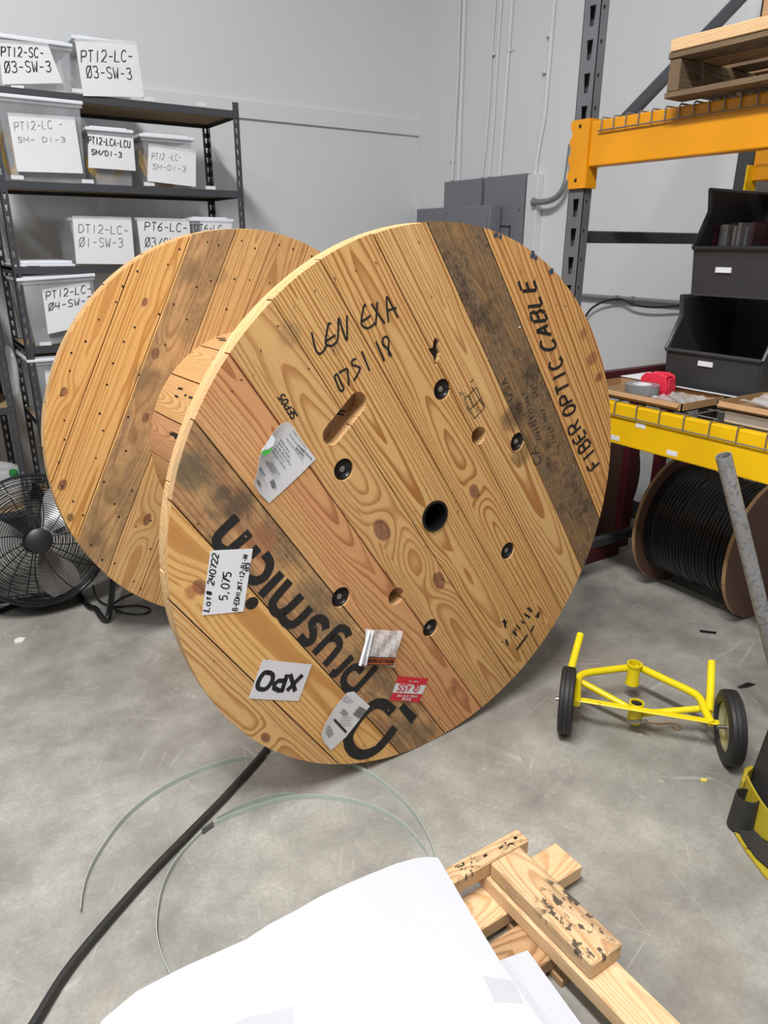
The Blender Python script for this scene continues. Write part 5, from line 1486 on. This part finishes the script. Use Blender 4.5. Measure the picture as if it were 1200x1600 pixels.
m = MB().lathe([(.019, -.035), (.023, -.035), (.023, .035), (.019, .035), (.019, -.035)], fc, (0, 0, 1), 24)
m.build('front_socket', MT['dolly'], dol, smooth=True)
m = MB().lathe([(0, .026), (.018, .026), (.018, .03), (0, .03)], fc, (0, 0, 1), 16); m.build('socket_plug', MT['black'], dol)
q = DZ(992, 1127, .055); m = MB().lathe([(0, .02), (.007, .02), (.007, -.02), (0, -.02)], q, (.2, -.6, .3), 8); m.lathe([(0, .022), (.0055, .022), (.0055, .04), (0, .04)], q, (.2, -.6, .3), 8); m.build('clamp_bolt', MT['bolt'], dol)
m = MB()
m.tube([DZ(905, 1064, .112), DZ(930, 1077, .10), DZ(981, 1105, .080)], .0105, 12)
m.tube([DZ(1004, 1115, .078), DZ(1050, 1111, .09), DZ(1096, 1107, .105)], .0105, 12)
m.build('diagonal_tube', MT['dolly'], dol, smooth=True)
sa_, sb_ = DZ(897, 1093, .105), DZ(1124, 1131, .105)
ds = (sb_-sa_); nrm = Vector((0, 0, 1)); sd = ds.normalized().cross(nrm)*.0115
MB().prism([sa_-sd, sb_-sd, sb_+sd, sa_+sd], (0, 0, .006)).build('axle_strap', MT['dolly'], dol, bevel=.002)
m = MB()
pl_ = DZ(893, 1040, .16); pt = DZ(907, 991, .22)
m.tube([DZ(886, 1068, .125), pt], .0125, 12)
m.build('prong', MT['dolly'], dol, smooth=True)
m = MB()
m.tube([DZ(1108, 1112, .115), DZ(1110, 1085, .142), DZ(1112, 1034, .20)], .0125, 12)
m.build('prong', MT['dolly'], dol, smooth=True)

# ------------------------------------------------------------------ straps, rod and scraps on the floor
ROD = smooth_path([PZ(x, y, 0) for x, y in ((418, 1168), (405, 1185), (350, 1246), (292, 1305), (222, 1378), (117, 1500))], 12)
def hoop(name, label, px, h=.016, close=None, group=None):
    P = smooth_path([PZ(x, y, .0) for x, y in px], 8)
    m = MB(); t = .0007
    b0 = len(m.v)
    for i, p in enumerate(P):
        near = min((p-Vector((r.x, r.y, 0))).length for r in ROD)
        w = h*min(1, max(.08, (near-.012)/.03))
        d = (P[min(i+1, len(P)-1)]-P[max(i-1, 0)]).normalized(); s = Vector((-d.y, d.x, 0))*t
        for q in (p-s+Vector((0, 0, .0005)), p+s+Vector((0, 0, .0005)), p+s+Vector((0, 0, w)), p-s+Vector((0, 0, w))): m.v.append(tuple(q))
    for i in range(len(P)-1):
        for k in range(4):
            a = b0+4*i+k; b = b0+4*i+(k+1) % 4; m.f.append((a, b, b+4, a+4)); m.mi.append(0)
    return tag(m.build(name, MT['strap']), label, 'strapping', group)
hoop('packing_strap', 'outer pale green packing strap springing out from under the reel', ((127, 1428), (131, 1396), (142, 1362), (163, 1325), (195, 1283), (240, 1245), (300, 1212), (360, 1192), (420, 1182), (490, 1180), (550, 1198), (600, 1228), (640, 1266), (665, 1304), (679, 1342), (680, 1380), (660, 1440)))
st = hoop('packing_strap', 'inner pale green packing strap with a grey seal, looping under the white sheet', ((300, 1570), (263, 1522), (247, 1470), (247, 1430), (257, 1385), (280, 1342), (310, 1308), (335, 1291), (370, 1275), (420, 1258), (462, 1249), (520, 1250), (575, 1262), (625, 1288), (655, 1320), (668, 1345), (660, 1420)))
hh = [(340, 1285), (374, 1266), (410, 1253), (440, 1247), (462, 1247)]
P = smooth_path([PZ(x, y, 0) for x, y in hh], 6); m = MB()
for p, q in zip(P[:-1], P[1:]): m.hexa([p+Vector((0, 0, .001)), p+Vector((.001, .001, .001)), q+Vector((.001, .001, .001)), q+Vector((0, 0, .001)), p+Vector((0, 0, .017)), p+Vector((.001, .001, .017)), q+Vector((.001, .001, .017)), q+Vector((0, 0, .017))])
m.build('overlapping_end', MT['strap'], st)
a, b = PZ(317, 1304), PZ(333, 1292); d = (b-a).normalized(); s = Vector((-d.y, d.x, 0))*.0022
m = MB().hexa([a-s, a+s, b+s, b-s, a-s+Vector((0, 0, .0185)), a+s+Vector((0, 0, .0185)), b+s+Vector((0, 0, .0185)), b-s+Vector((0, 0, .0185))]); m.build('strap_seal', MT['strap_seal'], st)
RODZ = .0135
rp = [(418, 1168), (405, 1185), (350, 1246), (292, 1305), (222, 1378), (117, 1500), (55, 1596), (25, 1645)]
m = MB().tube(smooth_path([PZ(x, y, RODZ) for x, y in rp], 5), .0100, 12)
tag(m.build('duct_rod', MT['rod'], smooth=True), 'long dark grey rod lying on the floor, running from the reel to the bottom left', 'rod')
def scrap(name, label, quad, mat, h=.004):
    m = MB().prism([PZ(*q, .0003) for q in quad], (0, 0, h)); return tag(m.build(name, MT[mat]), label, 'scrap')
scrap('paper_scrap', 'torn white paper scrap on the floor in front of the fan', ((22, 1001), (30, 997), (40, 998), (36, 1003), (24, 1006)), 'chip_w')
scrap('plastic_scrap', 'small yellow scrap on the floor below the right dolly wheel', ((1094, 1217), (1105, 1219), (1104, 1222), (1095, 1221)), 'chip_y')
scrap('dark_scrap', 'dark strip of debris on the floor above the dolly', ((1093, 985), (1119, 988), (1119, 991), (1108, 990), (1094, 988)), 'black', .003)
scrap('dark_scrap', 'ragged dark scrap on the floor right of the dolly', ((1152, 1074), (1168, 1067), (1181, 1070), (1170, 1074), (1158, 1076)), 'black', .003)
m = MB().tube(smooth_path([PZ(1005, 1127, .004), PZ(1030, 1130, .004), PZ(1048, 1129, .004), PZ(1058, 1131, .004), PZ(1064, 1136, .004), PZ(1058, 1139, .004), PZ(1049, 1134, .004)], 5), .003, 6)
tag(m.build('eye_hook', MT['spool_edge'], smooth=True), 'rusty eye hook on the floor under the dolly', 'hook')

# ------------------------------------------------------------------ leaning pipe and post foot at the right edge
top = EYE+ray(1130, 714)*1.96
bot = PZ(1238, 1150, .0)
m = MB(); ax = (top-bot); L = ax.length
m.lathe([(.021, 0), (.021, L), (.0185, L), (.0185, L-.12), (0, L-.12)], bot+Vector((0, 0, .004)), ax, 28)
tag(m.build('leaning_pipe', MT['galv'], smooth=True), 'weathered galvanised pipe leaning in front of the yellow table', 'pipe')
# black and yellow stand cut by the right edge
sf = thing('rubber_stand', 'black cylindrical stand in a dirty yellow cup base, cut off by the right edge', 'stand')
bc = PZ(1237, 1292, 0)
m = MB().lathe([(0, .004), (.112, .004), (.104, .10), (.095, .22), (.080, .33), (.062, .40), (0, .40)], bc+Vector((.03, .03, .02)), (.12, .02, 1), 36)
m.build('body', MT['dark_rubber'], sf, smooth=True)
m = MB()
prof = []
n = 30
for i in range(n+1):
    a = R_(60)+R_(230)*i/n; hgt = .060+.055*math.sin(math.pi*i/n*1.5)**2
    c_, s_ = math.cos(a), math.sin(a)
    b0 = len(m.v)
    for r, z in ((.128, .012), (.133, .012), (.126, .012+hgt), (.121, .012+hgt)): m.v.append(tuple(bc+Vector((.015+r*c_, .02+r*s_, z))))
    if i:
        for k in range(4):
            k2 = (k+1) % 4; m.f.append((b0-4+k, b0+k, b0+k2, b0-4+k2)); m.mi.append(0)
m.build('cup', MT['wheel_y'], sf, smooth=True)
def flat(name, quad, z, h, mat):
    m = MB().prism([PZ(x, y, z) for x, y in quad], (0, 0, h)); return m.build(name, MT[mat], sf, bevel=.001)
flat('torn_skirt', ((1143, 1279), (1153, 1275), (1185, 1308), (1212, 1335), (1240, 1352), (1240, 1385), (1205, 1362), (1180, 1340), (1160, 1312)), .012, .009, 'dark_rubber')
flat('torn_edge', ((1147, 1303), (1156, 1307), (1180, 1340), (1206, 1366), (1240, 1390), (1240, 1410), (1195, 1372), (1165, 1332)), .001, .008, 'wheel_y')
m = MB(); lc = bc+Vector((-.118, .075, .05))
m.lathe([(.030, -.045), (.034, -.045), (.030, .055), (.026, .055), (.030, -.045)], lc, (.05, 0, 1), 24)
m.build('tube_loop', MT['dark_rubber'], sf, smooth=True)
m = MB(); lc = bc+Vector((-.085, .105, .10)); m.prism([lc+Vector(p) for p in ((0, 0, -.06), (.05, .01, -.06), (.055, .01, .03), (.02, .005, .035), (0, 0, .01))], (.003, .010, 0)); m.build('torn_tab', MT['wheel_y'], sf)

# ------------------------------------------------------------------ timber frame and white sheets in the foreground
fr = thing('timber_crate', 'pine timber crate base on the floor at the bottom right, a stamped block on top', 'crate')
board('runner', (.905, .10, .0605), (.992, .975, .0995), MT['lum_new'], fr, .003)
board('cross_beam', (.20, .863, .021), (1.15, .952, .060), MT['lum_clean'], fr, .003)
lab(board('stamped_block', (.912, .632, .100), (1.003, .934, .143), MT['lum_mark'], fr, .004), 'thick stamped block with mud marks')
lab(board('far_rail', (.15, .9355, .1000), (1.036, .979, .142), MT['lum_mark'], fr, .003), 'far rail with blurred black stamp')
board('lower_board', (.30, .730, .0205), (.930, .830, .060), MT['lum_old'], fr, .003)
board('runner', (.20, .10, .0605), (.29, .975, .0995), MT['lum_new'], fr, .003)
for xa in (.21, .915): board('skid', (xa, .70, .0), (xa+.08, .955, .0205), MT['lum_old'], fr, .002, 1)
m = MB()
def PT(x, y): return PZ(x, y, .143)
rg = random.Random(4)
for i in range(12):
    x = 716+i*8.0; y = 1354-i*3.9
    for k in range(rg.randint(0, 2)):
        a = (x+rg.uniform(-2, 5), y+rg.uniform(-8, 5)); ribbon(m, [PT(*a), PT(a[0]+rg.uniform(1, 6), a[1]-rg.uniform(-5, 6))], rg.uniform(.003, .007), (0, 0, 1), 0, .0004)
m.build('rail_stamp', MT['burn_ink'], fr)
# big white corrugated sheet: outline traced on its own level, rounded far edge
def white_sheet(name, label, px, z, th, extra, sag=0.0):
    P = [PZ(x, y, z) for x, y in px] + [Vector(e) for e in extra]
    m = MB().prism(P, (0, 0, th)); o = m.build(name, MT['foam'])
    return tag(o, label, 'corrugated sheet')
edge = [(845, 1600), (790, 1520), (735, 1430), (700, 1370), (684, 1343), (668, 1342), (650, 1344), (620, 1352), (580, 1368), (540, 1385), (500, 1404), (460, 1427), (420, 1448), (385, 1471), (340, 1491), (290, 1513), (245, 1536), (215, 1552), (195, 1568), (160, 1598)]
ZS = .1445
pp = [PZ(x, y, ZS) for x, y in edge]
ws = white_sheet('white_sheet', 'large white corrugated plastic sheet lying on the timber crate at the bottom of the photo', edge, ZS, .006, [(pp[-1].x-.22, pp[-1].y-.25, ZS), (pp[-1].x-.22, -.05, ZS), (pp[0].x-.08, -.05, ZS)])
q = [PZ(x, y, ZS+.0063) for x, y in ((755, 1525), (803, 1533), (818, 1568), (772, 1565))]
MB().prism(q, (0, 0, .0006)).build('clear_tape', MT['tape_clear'], ws)
q = [PZ(x, y, ZS+.0063) for x, y in ((365, 1600), (385, 1590), (420, 1583), (456, 1572), (461, 1610), (370, 1640))]
MB().prism(q, (0, 0, .0006)).build('plastic_patch', MT['tape_clear'], ws)
white_sheet('white_sheet', 'lower white corrugated sheet showing through the gap of the timber crate', [(905, 1600), (858, 1535), (824, 1488), (783, 1503), (740, 1520)], .0605, .006, [(.30, .70, .0605), (.30, .05, .0605), (.895, .05, .0605)])

# ------------------------------------------------------------------ put every origin on its thing
bpy.context.view_layer.update()
def descend(o):
    out = []
    for c in o.children: out.append(c); out += descend(c)
    return out
for o in [q for q in COL.objects if q.parent is None and q.type in ('EMPTY', 'MESH') and q.get('kind') != 'structure']:
    pts = []
    for c in [o]+descend(o):
        if c.type == 'MESH': pts += [c.matrix_world @ Vector(b) for b in c.bound_box]
    if not pts: continue
    base = Vector(((min(p.x for p in pts)+max(p.x for p in pts))/2, (min(p.y for p in pts)+max(p.y for p in pts))/2, min(p.z for p in pts)))
    if o.type == 'EMPTY':
        T = Matrix.Translation(base)
        for c in o.children: c.matrix_basis = T.inverted() @ c.matrix_basis
        o.matrix_basis = T @ o.matrix_basis
    elif o.matrix_world.is_identity if hasattr(o.matrix_world, 'is_identity') else o.matrix_world == Matrix.Identity(4):
        o.data.transform(Matrix.Translation(-base)); 
        for c in o.children: c.matrix_basis = Matrix.Translation(-base) @ c.matrix_basis
        o.location = base
